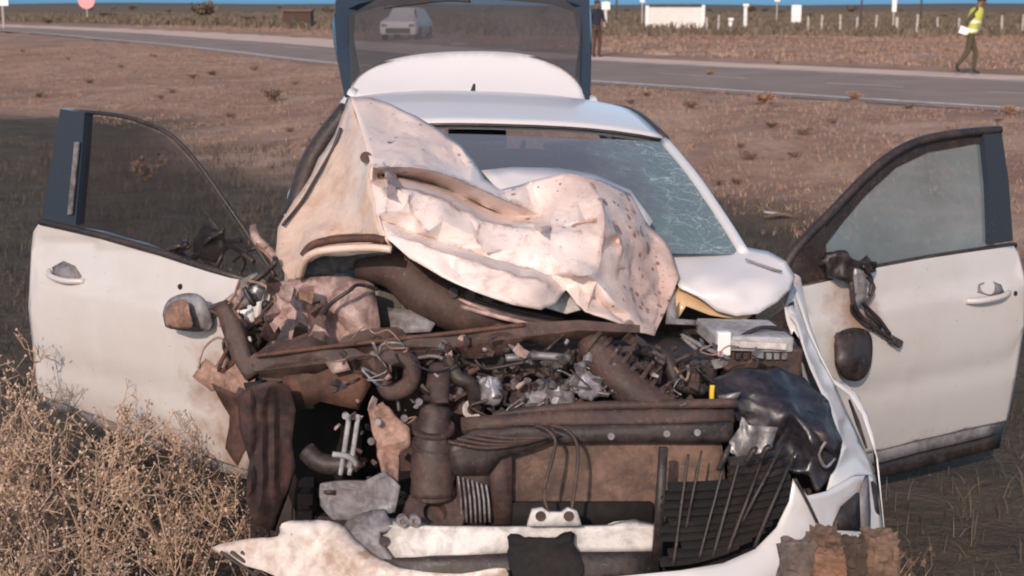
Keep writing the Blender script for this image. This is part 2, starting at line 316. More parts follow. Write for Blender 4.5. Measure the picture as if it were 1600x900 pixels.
def sstep(a, b, v): t = np.clip((v - a) / (b - a), 0, 1); return t * t * (3 - 2 * t)
def terrain(x, y):
    x = np.atleast_1d(x).astype(float); y = np.atleast_1d(y).astype(float)
    s = road_s(x, y)
    h = 0.30 * (1 - sstep(1.2, 13, s))
    h = np.where(s < -9, 0.30 + 0.02 * np.clip(-s - 9, 0, 10) * 0.3, h)
    rough = 0.035 * np.sin(x * 1.7 + 1.3 * np.sin(y * .9)) * np.sin(y * 1.3 + 1.1 * np.sin(x * 1.1)) + 0.03 * np.sin(x * .47 + y * .31) + 0.018 * np.sin(x * 4.1 + y * 2.7) * np.sin(y * 3.9 - x * 1.2)
    far = np.hypot(x, y)
    offroad = np.where(s > 0, sstep(0.8, 4, s), sstep(9.5, 16, -s))
    near_car = sstep(1.6, 4.0, np.hypot(x - 0.0, (y - 5.3) * 0.6))
    und = 0.5 * np.sin(x * .013 + 1) * np.sin(y * .009) * sstep(110, 400, far)
    return h + rough * offroad * (0.3 + 0.7 * near_car) + und * 0.6
def tz(x, y): return float(terrain(x, y)[0])

def ground_at(px, py, z=0.0):
    a = (px - 800) / F; b = (450 - py) / F
    d = Vector((a, math.cos(PITCH) + b * math.sin(PITCH), -math.sin(PITCH) + b * math.cos(PITCH)))
    t = (z - CAM_H) / d.z; return Vector((d.x * t, d.y * t, z))

xs = np.concatenate([-np.geomspace(28, 4000, 34)[::-1], np.linspace(-27.7, 27.7, 186), np.geomspace(28, 4000, 34)])
ys = np.concatenate([-np.geomspace(10, 600, 14)[::-1], np.linspace(-9, 45, 200), np.geomspace(45.4, 6000, 80)])
X, Y = np.meshgrid(xs, ys); Z = terrain(X.ravel(), Y.ravel())
S_g = road_s(X.ravel(), Y.ravel())
Z = np.where((S_g < -0.5) & (S_g > -7.2), Z - 0.05, Z)        # bed under the asphalt
me = bpy.data.meshes.new('ground'); nx, ny = len(xs), len(ys)
idx = np.arange(nx * ny).reshape(ny, nx)
quads = np.stack([idx[:-1, :-1], idx[:-1, 1:], idx[1:, 1:], idx[1:, :-1]], -1).reshape(-1, 4)
me.from_pydata(np.stack([X.ravel(), Y.ravel(), Z], 1).tolist(), [], quads.tolist())
gm = NM('veld_soil')
geo = gm.n.new('ShaderNodeNewGeometry').outputs['Position']
att = gm.n.new('ShaderNodeAttribute'); att.attribute_name = 'side'
n1 = gm.noise(0.28, 7, 0.68, geo, 1.2); n2 = gm.noise(2.2, 6, 0.65, geo); n3 = gm.noise(14, 5, 0.7, geo)
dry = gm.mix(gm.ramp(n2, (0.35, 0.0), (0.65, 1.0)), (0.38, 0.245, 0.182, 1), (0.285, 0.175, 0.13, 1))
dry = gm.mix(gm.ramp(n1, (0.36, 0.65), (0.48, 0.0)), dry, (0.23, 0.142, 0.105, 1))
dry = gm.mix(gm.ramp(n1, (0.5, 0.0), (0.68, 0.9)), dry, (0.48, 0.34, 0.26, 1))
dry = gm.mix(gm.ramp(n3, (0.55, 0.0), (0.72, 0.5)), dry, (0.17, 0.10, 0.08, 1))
ditch_shaded = gm.mix(gm.ramp(n2, (0.35, 0.0), (0.65, 1.0)), (0.110, 0.086, 0.068, 1), (0.064, 0.053, 0.042, 1))  # dark soil of the dip; shade round the car is put into it
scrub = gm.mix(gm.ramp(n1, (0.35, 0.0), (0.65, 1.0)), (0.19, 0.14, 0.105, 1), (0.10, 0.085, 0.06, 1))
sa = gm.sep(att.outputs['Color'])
c = gm.mix(sa[0], dry, ditch_shaded); c = gm.mix(sa[1], c, scrub)
gm.col(c); gm.set(rough=0.95, spec=0.1)
n4 = gm.noise(1.0, 5, 0.6, geo, 0.5); c = gm.mix(gm.math('MULTIPLY', gm.ramp(n4, (0.52, 0.0), (0.64, 0.5)), gm.math('SUBTRACT', 1.0, sa[0])), c, (0.20, 0.125, 0.09, 1)); gm.col(c)
gm.bump(gm.math('ADD', gm.math('MULTIPLY', n2, 0.7), gm.math('MULTIPLY', n3, 0.35)), 0.9, 0.12)
ca = me.color_attributes.new('side', 'FLOAT_COLOR', 'POINT')
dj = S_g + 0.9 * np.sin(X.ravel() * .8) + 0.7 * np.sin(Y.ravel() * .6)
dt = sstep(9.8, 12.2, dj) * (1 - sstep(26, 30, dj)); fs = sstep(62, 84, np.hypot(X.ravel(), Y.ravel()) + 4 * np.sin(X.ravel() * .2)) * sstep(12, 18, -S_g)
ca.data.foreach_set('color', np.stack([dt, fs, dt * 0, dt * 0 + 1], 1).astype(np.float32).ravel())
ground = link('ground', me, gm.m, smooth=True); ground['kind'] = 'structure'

def ribbon(name, o0, o1, dz, mat, i0=0, i1=None, step=1):
    """strip along the road between offsets o0..o1 (away from the camera side)"""
    bm = bmesh.new(); rows = []
    for i in range(i0, i1 or len(RC), step):
        r = []
        nseg = 6
        for k in range(nseg + 1):
            o_ = o0 + (o1 - o0) * k / nseg; p = RC[i] + RN[i] * o_
            r.append(bm.verts.new((p[0], p[1], 0.30 + dz)))
        rows.append(r)
    for a, b in zip(rows, rows[1:]):
        for k in range(len(a) - 1): bm.faces.new((a[k], a[k + 1], b[k + 1], b[k]))
    o = from_bm(name, bm, mat); o['kind'] = 'structure'
    return o
am = NM('asphalt'); g_ = am.n.new('ShaderNodeNewGeometry').outputs['Position']
a1 = am.noise(0.6, 5, 0.6, g_); a2 = am.noise(40, 3, 0.6, g_)
am.col(am.mix(am.ramp(a1, (0.35, 0.0), (0.65, 1.0)), (0.215, 0.158, 0.132, 1), (0.28, 0.205, 0.168, 1))); am.set(rough=0.85, spec=0.2); am.bump(a2, 0.3, 0.01)
sm = NM('sandy_shoulder'); g_ = sm.n.new('ShaderNodeNewGeometry').outputs['Position']
sn = sm.noise(0.8, 6, 0.65, g_); sm.col(sm.mix(sm.ramp(sn, (0.35, 0.0), (0.65, 1.0)), (0.64, 0.475, 0.40, 1), (0.50, 0.36, 0.295, 1))); sm.set(rough=0.95, spec=0.1); sm.bump(sn, 0.7, 0.06)
lm = NM('road_paint'); g_ = lm.n.new('ShaderNodeNewGeometry').outputs['Position']
ln = lm.noise(3.0, 5, 0.7, g_); lm.col(lm.mix(lm.ramp(ln, (0.42, 0.0), (0.62, 0.7)), (0.62, 0.56, 0.53, 1), (0.30, 0.25, 0.23, 1))); lm.set(rough=0.8)
ribbon('road', -0.4, 7.6, 0.012, am.m)
ribbon('road_shoulder', 7.6, 11.0, 0.004, sm.m, 0, 61)
ribbon('road_lay_by', 7.6, 24.0, 0.0035, sm.m, 60)
ribbon('sand_drift', 4.7, 7.7, 0.022, sm.m, 60)
ribbon('road_edge_line', 0.15, 0.40, 0.018, lm.m)
ribbon('road_far_edge_line', 7.0, 7.12, 0.018, lm.m)
for k in range(18, 100, 6):
    ribbon('road_centre_line', 3.55, 3.68, 0.018, lm.m, k, k + 4)

# low far ridge on the horizon
bm = bmesh.new(); prev = None
for k in range(80):
    x = -2600 + k * 66; h1 = 2.0 + 3.0 * (0.5 + 0.5 * math.sin(k * .23 + 1)) + 1.0 * math.sin(k * .9)
    cur = [bm.verts.new((x, 2400, -2)), bm.verts.new((x, 2500, max(h1, 1))), bm.verts.new((x, 3200, max(h1 * .6, 0))), bm.verts.new((x, 3300, -2))]
    if prev:
        for j in range(3): bm.faces.new((prev[j], cur[j], cur[j + 1], prev[j + 1]))
    prev = cur
hm = NM('far_ridge'); hm.col((0.13, 0.12, 0.11, 1)); hm.set(rough=1.0, spec=0.0)
hills = from_bm('hills', bm, hm.m, smooth=True); hills['kind'] = 'structure'

# ------------------------------------------------------------------ the crashed car: pixel-guided local coordinates
CX, CY, YAW = 0.23, 3.62, 0.12
CY_, SY_ = math.cos(YAW), math.sin(YAW)
def w2l(v): return Vector((v[0] * CY_ + v[1] * SY_, -v[0] * SY_ + v[1] * CY_, v[2]))
O_L = w2l((-CX, -CY, CAM_H))
def rayl(px, py):
    a = (px - 800) / F; b = (450 - py) / F
    return w2l((a, math.cos(PITCH) + b * math.sin(PITCH), -math.sin(PITCH) + b * math.cos(PITCH)))
def P(px, py, ly):
    d = rayl(px, py); t = (ly - O_L.y) / d.y; return O_L + d * t
def on_plane(px, py, p0, n):
    d = rayl(px, py); t = (Vector(p0) - O_L).dot(n) / d.dot(n); return O_L + d * t
def inside(p, poly):
    x, y = p; c_ = False; n = len(poly)
    for i in range(n):
        x0, y0 = poly[i]; x1, y1 = poly[i - 1]
        if (y0 > y) != (y1 > y) and x < (x1 - x0) * (y - y0) / (y1 - y0) + x0: c_ = not c_
    return c_
def edge_d(p, poly):
    best = 1e9; x, y = p
    for i in range(len(poly)):
        (x0, y0), (x1, y1) = poly[i - 1], poly[i]; dx, dy = x1 - x0, y1 - y0
        t = max(0, min(1, ((x - x0) * dx + (y - y0) * dy) / (dx * dx + dy * dy + 1e-9)))
        best = min(best, math.hypot(x - x0 - t * dx, y - y0 - t * dy))
    return best
def sheet(name, outline, interior=(), mapper=None, mat='paint', parent=None, sub=1, smooth_it=2, amp=0.0, nscale=8.0, thick=0.004, step=0, bulge=0.0, smooth=True, ridged=False, creases=(), sharp=0, rnd=0):
    """a panel: an outline of (px, py, local y) plus interior points, triangulated, subdivided, relaxed, dented and given thickness"""
    if rnd:
        oo = [Vector(tuple(p) + (0.0,) * (3 - len(p))) for p in outline]; q = spline([oo[-1]] + oo + [oo[0], oo[1]], rnd)[rnd:-2 * rnd]
        outline = [tuple(v)[:len(outline[0])] for v in q[:len(oo) * rnd]]
    o3 = [tuple(p) for p in outline]; i3 = [tuple(p) for p in interior]
    poly = [(p[0], p[1]) for p in o3]; ced = []
    for cr in creases:
        cr = [tuple(v) for v in spline(cr, 2)]
        k0 = len(o3) + len(i3); i3 += cr; ced += [(k0 + j, k0 + j + 1) for j in range(len(cr) - 1)]
    if mapper is None:
        mapper = lambda p: P(*p)
    pts3 = [mapper(p) for p in o3] + [mapper(p) for p in i3]
    if step:
        xs_ = [p[0] for p in poly]; ys_ = [p[1] for p in poly]
        ref = np.array(poly + [(p[0], p[1]) for p in i3], float); refv = np.array([tuple(v) for v in pts3])
        gx = min(xs_) + step * .5
        lys = np.array([p[2] for p in o3 + i3]) if len(o3[0]) > 2 else None
        add = []
        while gx < max(xs_):
            gy = min(ys_) + step * .5
            while gy < max(ys_):
                if inside((gx, gy), poly) and edge_d((gx, gy), poly) > step * .45: add.append((gx, gy))
                gy += step
            gx += step
        for q in add:
            wgt = 1 / ((ref - np.array(q)) ** 2).sum(1) ** 1.5; wgt /= wgt.sum()
            if len(o3[0]) > 2:
                ly = float((wgt * lys).sum()); i3.append((q[0], q[1], ly)); 
            else: i3.append(q)
            pts3.append(mapper(i3[-1]))
    pts2 = [Vector((p[0], p[1])) for p in o3 + i3]
    vs_, es_, fs_, ov, oe_, _ = delaunay_2d_cdt(pts2, ced, [list(range(len(o3)))], 1, 1e-4)
    bm = bmesh.new(); bv = []
    for k, v in enumerate(vs_):
        src = ov[k][0] if ov[k] else None
        bv.append(bm.verts.new(pts3[src] if src is not None else mapper((v.x, v.y, 0.6))))
    for f in fs_:
        try: bm.faces.new([bv[k] for k in f])
        except ValueError: pass
    if ced:
        for ke, e_ in enumerate(es_):
            if any(q < len(ced) for q in oe_[ke]):
                be = bm.edges.get((bv[e_[0]], bv[e_[1]]))
                if be: be.seam = True
    if sub: bmesh.ops.subdivide_edges(bm, edges=bm.edges[:], cuts=sub, use_grid_fill=True)
    for _ in range(smooth_it):
        vv = [v for v in bm.verts if not v.is_boundary and not any(e_.seam for e_ in v.link_edges)]
        bmesh.ops.smooth_vert(bm, verts=vv, factor=0.5, use_axis_x=True, use_axis_y=True, use_axis_z=True)
    bmesh.ops.recalc_face_normals(bm, faces=bm.faces[:]); bm.normal_update()
    if amp or bulge:
        for v in bm.verts:
            n = v.normal if v.normal.dot(O_L - v.co) > 0 else -v.normal
            a = 0.0
            if amp:
                q = v.co * nscale
                a = (noise.noise(q) + 0.5 * noise.noise(q * 2.3 + Vector((3, 1, 7)))) * amp
                if ridged:
                    a += (0.5 - abs(noise.noise(q * 0.8 + Vector((9, 2, 4))))) * amp * 0.8
                    qq = v.co * nscale * 0.75; qq += 0.5 * Vector((noise.noise(qq), noise.noise(qq + Vector((5, 0, 0))), noise.noise(qq + Vector((0, 7, 0)))))
                    dd = noise.voronoi(qq)[0]; a += (dd[1] - dd[0] - 0.35) * amp * 1.6
                    dd = noise.voronoi(qq * 2.4 + Vector((2, 3, 5)))[0]; a += (dd[1] - dd[0] - 0.35) * amp * 0.5
            if v.is_boundary: a *= 0.5
            v.co += n * a
    # faces towards the camera so that the thickness goes behind
    for f in bm.faces:
        f.normal_update()
    crease_shade = [1.0 if any(e_.seam for e_ in v.link_edges) else 0.0 for v in bm.verts] if ced else None
    me_ = bpy.data.meshes.new(name)
    flip = sum(1 if f.normal.dot(O_L - f.calc_center_median()) > 0 else -1 for f in bm.faces) < 0
    if flip: bmesh.ops.reverse_faces(bm, faces=bm.faces[:])
    bm.to_mesh(me_); bm.free()
    if crease_shade: me_.attributes.new('crease_shade', 'FLOAT', 'POINT').data.foreach_set('value', crease_shade)
    o = link(name, me_, mat, parent, smooth)
    if sharp: me_.set_sharp_from_angle(angle=math.radians(sharp))
    if thick:
        md = o.modifiers.new('thickness', 'SOLIDIFY'); md.thickness = thick; md.offset = -1
    return o
def pbox(name, x0, y0, x1, y1, ly, depth, mat, parent=None, rot=0.0, bev=0.006, tilt=0.0):
    """bevelled block filling the picture rectangle at local depth ly"""
    a, b = P(x0, y0, ly), P(x1, y1, ly); c_ = (a + b) / 2 + Vector((0, depth / 2, 0))
    bm = bmesh.new(); add_box(bm, c_, (abs(b.x - a.x), depth, abs(a.z - b.z)), Matrix.Rotation(rot, 3, 'Y') @ Matrix.Rotation(tilt, 3, 'X'))
    o = from_bm(name, bm, mat, parent); bevel(o, bev); return o
def pbit(name, px, py, ly, s_, mat, parent):
    """small broken fitting: skewed block, stub or bent plate"""
    c_ = P(px, py, ly); k = s_ / 520; bm = bmesh.new(); q = random.random()
    R3 = Matrix.Rotation(random.uniform(-1.2, 1.2), 3, 'Y') @ Matrix.Rotation(random.uniform(-.8, .8), 3, 'X') @ Matrix.Rotation(random.uniform(-.8, .8), 3, 'Z')
    if q < .4:
        add_box(bm, c_, (k * random.uniform(1.2, 3.2), k * random.uniform(.8, 2), k * random.uniform(.5, 1.6)), R3)
        for v in bm.verts: v.co += Vector((random.gauss(0, 1), random.gauss(0, 1), random.gauss(0, 1))) * k * .22
        o = from_bm(name, bm, mat, parent); bevel(o, .0025)
    elif q < .75:
        ax = R3 @ Vector((0, 0, 1)); ln = k * random.uniform(.8, 2.6); rr = k * random.uniform(.35, .8)
        add_lathe(bm, [(0, 0), (0, rr), (ln * .6, rr), (ln * .62, rr * .7), (ln, rr * .6), (ln, 0)], c_, ax, 10); o = from_bm(name, bm, mat, parent, True); o.data.set_sharp_from_angle(angle=.6)
    else:
        a = R3 @ Vector((k * 1.8, 0, 0)); b = R3 @ Vector((0, 0, k * 1.1)); n_ = R3 @ Vector((0, k, 0))
        vs2 = [c_ - a - b, c_ - b * 1.2 + n_ * .3, c_ + a - b * .7 + n_ * random.uniform(-1, 1), c_ + a * .9 + b + n_ * random.uniform(-1, 1), c_ + b * .8 + n_ * .3, c_ - a + b]
        vv = [bm.verts.new(v) for v in vs2]; bm.faces.new((vv[0], vv[1], vv[4], vv[5])); bm.faces.new((vv[1], vv[2], vv[3], vv[4])); o = from_bm(name, bm, mat, parent)
        md = o.modifiers.new('t', 'SOLIDIFY'); md.thickness = .003
    return o
def ptube(name, pts, r, mat, parent=None, seg=10, n=5):
    bm = bmesh.new(); q = spline([P(*p) for p in pts], n)
    rr = r if not hasattr(r, '__len__') else list(np.interp(np.linspace(0, 1, len(q)), np.linspace(0, 1, len(r)), r))
    add_tube(bm, q, rr, seg); return from_bm(name, bm, mat, parent, True)
def pdisc(name, px, py, ly, r, d, mat, parent=None, axis=(0, -1, 0.1), hole=0.0):
    bm = bmesh.new(); prof = [(0, 0), (0, r * .96), (-0.006, r), (-d, r), (-d, 0)]
    if hole: prof = [(-d * .4, 0), (-d * .4, hole), (0, hole * 1.1), (0, r * .95), (-0.005, r), (-d, r), (-d, 0)]
    add_lathe(bm, prof, P(px, py, ly), axis, 20); o = from_bm(name, bm, mat, parent, True); 
    md = o.modifiers.new('es', 'EDGE_SPLIT'); md.split_angle = math.radians(40); return o

car = empty('crashed_car', (CX, CY, 0.0), YAW)
tag(car, 'wrecked white hatchback with crumpled bonnet, open doors and raised tailgate', 'car')
RZ = -0.04                                         # the shell leans down to the picture's right
def L(x, y, z): return Vector((x, y, z + RZ * x))

# roof
def roof_pt(u, v):
    y = 1.98 + v * 1.46; hw = 0.605 - 0.045 * v
    zc = 1.395 + 0.085 * math.sin(math.pi * min(1, v * 0.9 + 0.08)) + 0.012 * v
    return L(hw * u, y - 0.06 * u * u * (1 - v) * -1 + 0.04 * (1 - u * u) * (v - 0.5), zc - 0.045 * abs(u) ** 2.6)
bm = bmesh.new(); nu, nv = 24, 20
gv = [[bm.verts.new(roof_pt(-1 + 2 * i / nu, j / nv)) for i in range(nu + 1)] for j in range(nv + 1)]
for j in range(nv):
    for i in range(nu): bm.faces.new((gv[j][i], gv[j][i + 1], gv[j + 1][i + 1], gv[j + 1][i]))
roof = from_bm('roof', bm, 'paint_roof', car, True); md = roof.modifiers.new('t', 'SOLIDIFY'); md.thickness = 0.03; md.offset = -1
for v in roof.data.polygons: pass
# aerial on the roof
ptube('aerial', [(738, 150, 3.32), (739, 142, 3.33), (741, 132, 3.36)], [0.02, 0.012, 0.006], 'black', roof, 8)
# roof side strips
for sgn in (-1, 1):
    bm = bmesh.new(); add_tube(bm, [roof_pt(sgn, k / 8) + Vector((sgn * 0.012, 0, -0.008)) for k in range(9)], 0.014, 6); from_bm('roof_gutter', bm, 'black', roof, True)

# windscreen pillars
def pillar(name, pts, wd, mat, parent):
    bm = bmesh.new(); add_tube(bm, spline(pts, 4), wd, 8); return from_bm(name, bm, mat, parent, True)
apR = [P(1163, 398, 1.12), P(1130, 345, 1.32), P(1082, 275, 1.66), P(1038, 222, 2.02)]
pillar('windscreen_pillar', apR, [0.020] * 13, 'paint', car)
apL = [Vector((-v.x, v.y, v.z - 2 * RZ * v.x)) for v in apR]
pillar('windscreen_pillar', apL, [0.024] * 13, 'paint', car)
# windscreen
bm = bmesh.new(); nu, nv = 20, 12; gv = []
sideR = spline(apR, 4); 
for j in range(nv + 1):
    q = sideR[int(round(j / nv * (len(sideR) - 1)))]; ql = Vector((-q.x, q.y, q.z - 2 * RZ * q.x)); row = []
    for i in range(nu + 1):
        u = -1 + 2 * i / nu; p = ql.lerp(q, i / nu); p = p + Vector((0, -0.13 * (1 - u * u), 0.02 * (1 - u * u))); row.append(bm.verts.new(p))
    gv.append(row)
for j in range(nv):
    for i in range(nu): bm.faces.new((gv[j][i], gv[j][i + 1], gv[j + 1][i + 1], gv[j + 1][i]))
wind = tag(from_bm('windscreen', bm, 'glass_wind', car, True), 'shattered teal windscreen')
# header seal
bm = bmesh.new(); add_tube(bm, [roof_pt(-1 + 2 * k / 12, 0.0) + Vector((0, -0.012, -0.012)) for k in range(13)], 0.007, 6); from_bm('windscreen_seal', bm, 'black', wind, True)

# interior
bm = bmesh.new(); add_box(bm, L(0, 1.45, 0.88), (1.38, 0.42, 0.16)); bevel(from_bm('dashboard', bm, 'black', car), 0.05, 3)
def seat(x, y, wd=0.5):
    bm = bmesh.new(); add_box(bm, L(x, y, 0.5), (wd, 0.5, 0.18)); o = bevel(from_bm('seat', bm, 'seat', car), 0.05, 3)
    bm = bmesh.new(); add_box(bm, L(x, y + 0.32, 0.85), (wd, 0.16, 0.66), Matrix.Rotation(-0.25, 3, 'X')); bevel(from_bm('backrest', bm, 'seat', o), 0.06, 3)
    bm = bmesh.new(); add_box(bm, L(x, y + 0.42, 1.235), (0.27, 0.10, 0.17), Matrix.Rotation(-0.15, 3, 'X')); bevel(from_bm('headrest', bm, 'seat', o), 0.04, 3)
    for s_ in (-.06, .06):
        bm = bmesh.new(); add_tube(bm, [L(x + s_, y + 0.41, 1.1), L(x + s_, y + 0.42, 1.2)], 0.008, 6); from_bm('headrest_post', bm, 'steel', o)
seat(-0.36, 1.95); seat(0.36, 1.95); seat(0.0, 2.85, 1.2)
bm = bmesh.new()
ring = [L(-0.36, 1.62, 0.98) + Vector((0.18 * math.cos(a), -0.06 * math.sin(a), 0.17 * math.sin(a))) for a in np.linspace(0, 2 * math.pi, 25)]
add_tube(bm, ring, 0.015, 8, False); add_tube(bm, [L(-0.52, 1.62, 0.98), L(-0.36, 1.66, 0.97), L(-0.2, 1.62, 0.98)], 0.02, 6); from_bm('steering_wheel', bm, 'black', car, True)
mir = pbox('rear_view_mirror', 783, 234, 850, 262, 1.82, 0.05, 'black', car, bev=0.012)
ptube('mirror_stalk', [(816, 238, 1.84), (818, 222, 1.9)], 0.01, 'black', mir)
for a, b in ((700, 790), (850, 960)):
    o = pbox('sun_visor', a, 222, b, 240 if a < 800 else 246, 1.93, 0.03, 'lining', car, bev=0.01)
bm = bmesh.new(); add_box(bm, L(0, 2.3, 0.26), (1.5, 3.0, 0.08)); from_bm('floor_pan', bm, 'black', car)
bm = bmesh.new(); add_box(bm, L(0, 1.16, 0.62), (1.46, 0.05, 0.72)); from_bm('bulkhead', bm, 'brown', car)
# body sides behind the front doors
for sgn in (-1, 1):
    prof = [(2.42, 0.3), (2.42, 0.98), (3.0, 1.0), (3.86, 1.03), (3.98, 0.8), (4.0, 0.5), (3.9, 0.36), (3.62, 0.34), (3.58, 0.5), (3.45, 0.62), (3.28, 0.66), (3.1, 0.62), (2.97, 0.5), (2.93, 0.3)]
    pv = [Vector(p) for p in prof]; v2, _, f2, _, _, _ = delaunay_2d_cdt(pv, [], [list(range(len(prof)))], 1, 1e-5)
    bm = bmesh.new(); bv = [bm.verts.new(L(sgn * (0.86 - 0.05 * max(0, v.y - 0.7) - 0.06 * max(0, v.x - 3.2)), v.x, v.y)) for v in v2]
    for f in f2: bm.faces.new([bv[k] for k in f])
    sp = from_bm('rear_side_panel', bm, 'paint', car); md = sp.modifiers.new('t', 'SOLIDIFY'); md.thickness = 0.05; md.offset = 0
    bm = bmesh.new(); add_box(bm, L(sgn * 0.80, 1.88, 0.33), (0.10, 1.1, 0.14)); bevel(from_bm('sill', bm, 'paint', car), 0.02)
    pillar('centre_pillar', [L(sgn * 0.84, 2.46, 0.95), L(sgn * 0.75, 2.55, 1.2), L(sgn * 0.60, 2.62, 1.40)], [0.045] * 9, 'black', car)
    pillar('rear_pillar', [L(sgn * 0.80, 3.8, 1.0), L(sgn * 0.70, 3.65, 1.2), L(sgn * 0.56, 3.44, 1.42)], [0.035] * 9, 'paint', car)
    bm = bmesh.new(); q = [L(sgn * .83, 2.5, .99), L(sgn * .80, 3.72, 1.02), L(sgn * .60, 3.42, 1.39), L(sgn * .60, 2.64, 1.40)]; bm.faces.new([bm.verts.new(p) for p in q]); from_bm('rear_side_window', bm, 'glass_dark', car)

# wheels
def wheel(c_, axis, r=0.30, wd=0.19, parent=car):
    bm = bmesh.new(); add_lathe(bm, [(-wd / 2 + .01, r * .66), (-wd / 2, r * .72), (-wd / 2, r * .9), (-wd / 2 + .025, r * .985), (-wd * .2, r), (-wd * .19, r - .008), (-wd * .15, r - .008), (-wd * .14, r), (wd * .14, r), (wd * .15, r - .008), (wd * .19, r - .008), (wd * .2, r), (wd / 2 - .025, r * .985), (wd / 2, r * .9), (wd / 2, r * .72), (wd / 2 - .01, r * .66)], c_, axis, 40)
    # tread blocks
    ax = Vector(axis).normalized(); a = ax.orthogonal().normalized(); b = ax.cross(a)
    for k in range(36):
        an = 2 * math.pi * k / 36; rad = a * math.cos(an) + b * math.sin(an)
        R3 = Matrix((ax, rad.cross(ax), rad)).transposed()
        for s_ in (-.33, .33): add_box(bm, Vector(c_) + rad * (r + .001) + ax * wd * s_, (wd * .22, 0.034, 0.012), R3)
    t = from_bm('wheel', bm, 'rubber', parent, True); md = t.modifiers.new('es', 'EDGE_SPLIT'); md.split_angle = math.radians(35)
    bm = bmesh.new(); add_lathe(bm, [(-wd * .4, r * .68), (-wd * .3, r * .60), (wd * .15, r * .58), (wd * .3, r * .62), (wd * .42, r * .69)], c_, axis, 32); add_lathe(bm, [(wd * .1, 0), (wd * .25, r * .16), (wd * .1, r * .2)], c_, axis, 16)
    for k in range(7):
        an = 2 * math.pi * k / 7; rad = a * math.cos(an) + b * math.sin(an); add_tube(bm, [Vector(c_) + rad * r * .12 + ax * wd * .22, Vector(c_) + rad * r * .62 + ax * wd * .28], [0.03, 0.022], 6)
    from_bm('rim', bm, 'alu', t, True); return t
wheel((-0.80, 1.12, 0.33), (-1, 0.16, 0.06), wd=0.215)
wheel((0.80, 0.86, 0.26), (1, 0.1, 0.0)); wheel((-0.76, 3.28, 0.33), (-1, 0, 0)); wheel((0.76, 3.28, 0.27), (1, 0, 0))

# ------------------------------------------------------------------ tailgate
sp_o = [(547, 152, 3.42), (550, 130, 3.50), (565, 112, 3.56), (600, 96, 3.61), (660, 84, 3.645), (735, 80, 3.655), (810, 83, 3.65), (865, 97, 3.615), (900, 122, 3.54), (915, 158, 3.42), (830, 156, 3.44), (735, 152, 3.45), (640, 151, 3.44)]
sp_o = [tuple(v) for v in spline(sp_o[:10], 4)] + sp_o[10:]
tg = tag(sheet('tailgate', sp_o, [(735, 118, 3.57), (640, 120, 3.56), (830, 122, 3.56), (585, 128, 3.52), (880, 138, 3.5)], mat='paint_roof', parent=car, sub=2, smooth_it=3, thick=0.03), 'raised white tailgate with dark tinted glass')
arc = sp_o[3:34]
_g0 = P(735, 82, 3.665); _g1 = P(735, -14, 4.08); _gn = (_g1 - _g0).cross(Vector((1, 0, 0))).normalized()
gl_o = [(p[0] * 1.0, p[1] + 3, p[2]) for p in arc] + [(908, 20, 3.97), (880, -2, 4.05), (735, -14, 4.08), (590, -2, 4.05), (545, 24, 3.97)]
rw = sheet('rear_window', gl_o, mapper=lambda p: on_plane(p[0], p[1], _g0, _gn), mat='glass_dark', parent=tg, sub=0, smooth_it=0, thick=0.0)
sheet('tailgate_frame', [(522, 22, 3.90), (530, 12, 3.95), (556, 16, 3.96), (553, 60, 3.80), (562, 112, 3.55), (549, 134, 3.49), (546, 150, 3.42), (538, 148, 3.44), (527, 90, 3.68)], mat='trimblue', parent=tg, thick=0.06, smooth=False, smooth_it=0)
sheet('tailgate_frame', [(921, 8, 3.95), (895, 12, 3.97), (905, 60, 3.80), (899, 118, 3.55), (912, 140, 3.48), (916, 157, 3.42), (921, 154, 3.44), (923, 90, 3.68)], mat='trimblue', parent=tg, thick=0.06, smooth=False, smooth_it=0)
sheet('tailgate_frame', [(524, 24, 3.92), (560, 6, 4.0), (610, -6, 4.05), (735, -18, 4.09), (862, -6, 4.05), (900, 6, 4.0), (921, 16, 3.94), (921, -4, 4.02), (890, -30, 4.12), (735, -40, 4.16), (590, -30, 4.12), (524, 0, 4.02)], mat='trimblue', parent=tg, thick=0.06, smooth=False, smooth_it=0)
sheet('tailgate_panel', [(524, -2, 4.03), (590, -31, 4.12), (735, -41, 4.16), (890, -31, 4.12), (921, -6, 4.03), (900, -90, 4.35), (735, -100, 4.4), (545, -90, 4.35)], mat='paint_roof', parent=tg, thick=0.06, smooth_it=1)
ptube('gas_strut', [(541, 150, 3.5), (538, 60, 3.86)], 0.010, 'black', tg); ptube('gas_strut', [(919, 158, 3.5), (922, 60, 3.86)], 0.010, 'black', tg)
ptube('rear_wiper', [(735, 2, 4.0), (690, 0, 4.0), (600, 12, 3.96)], 0.008, 'black', tg)

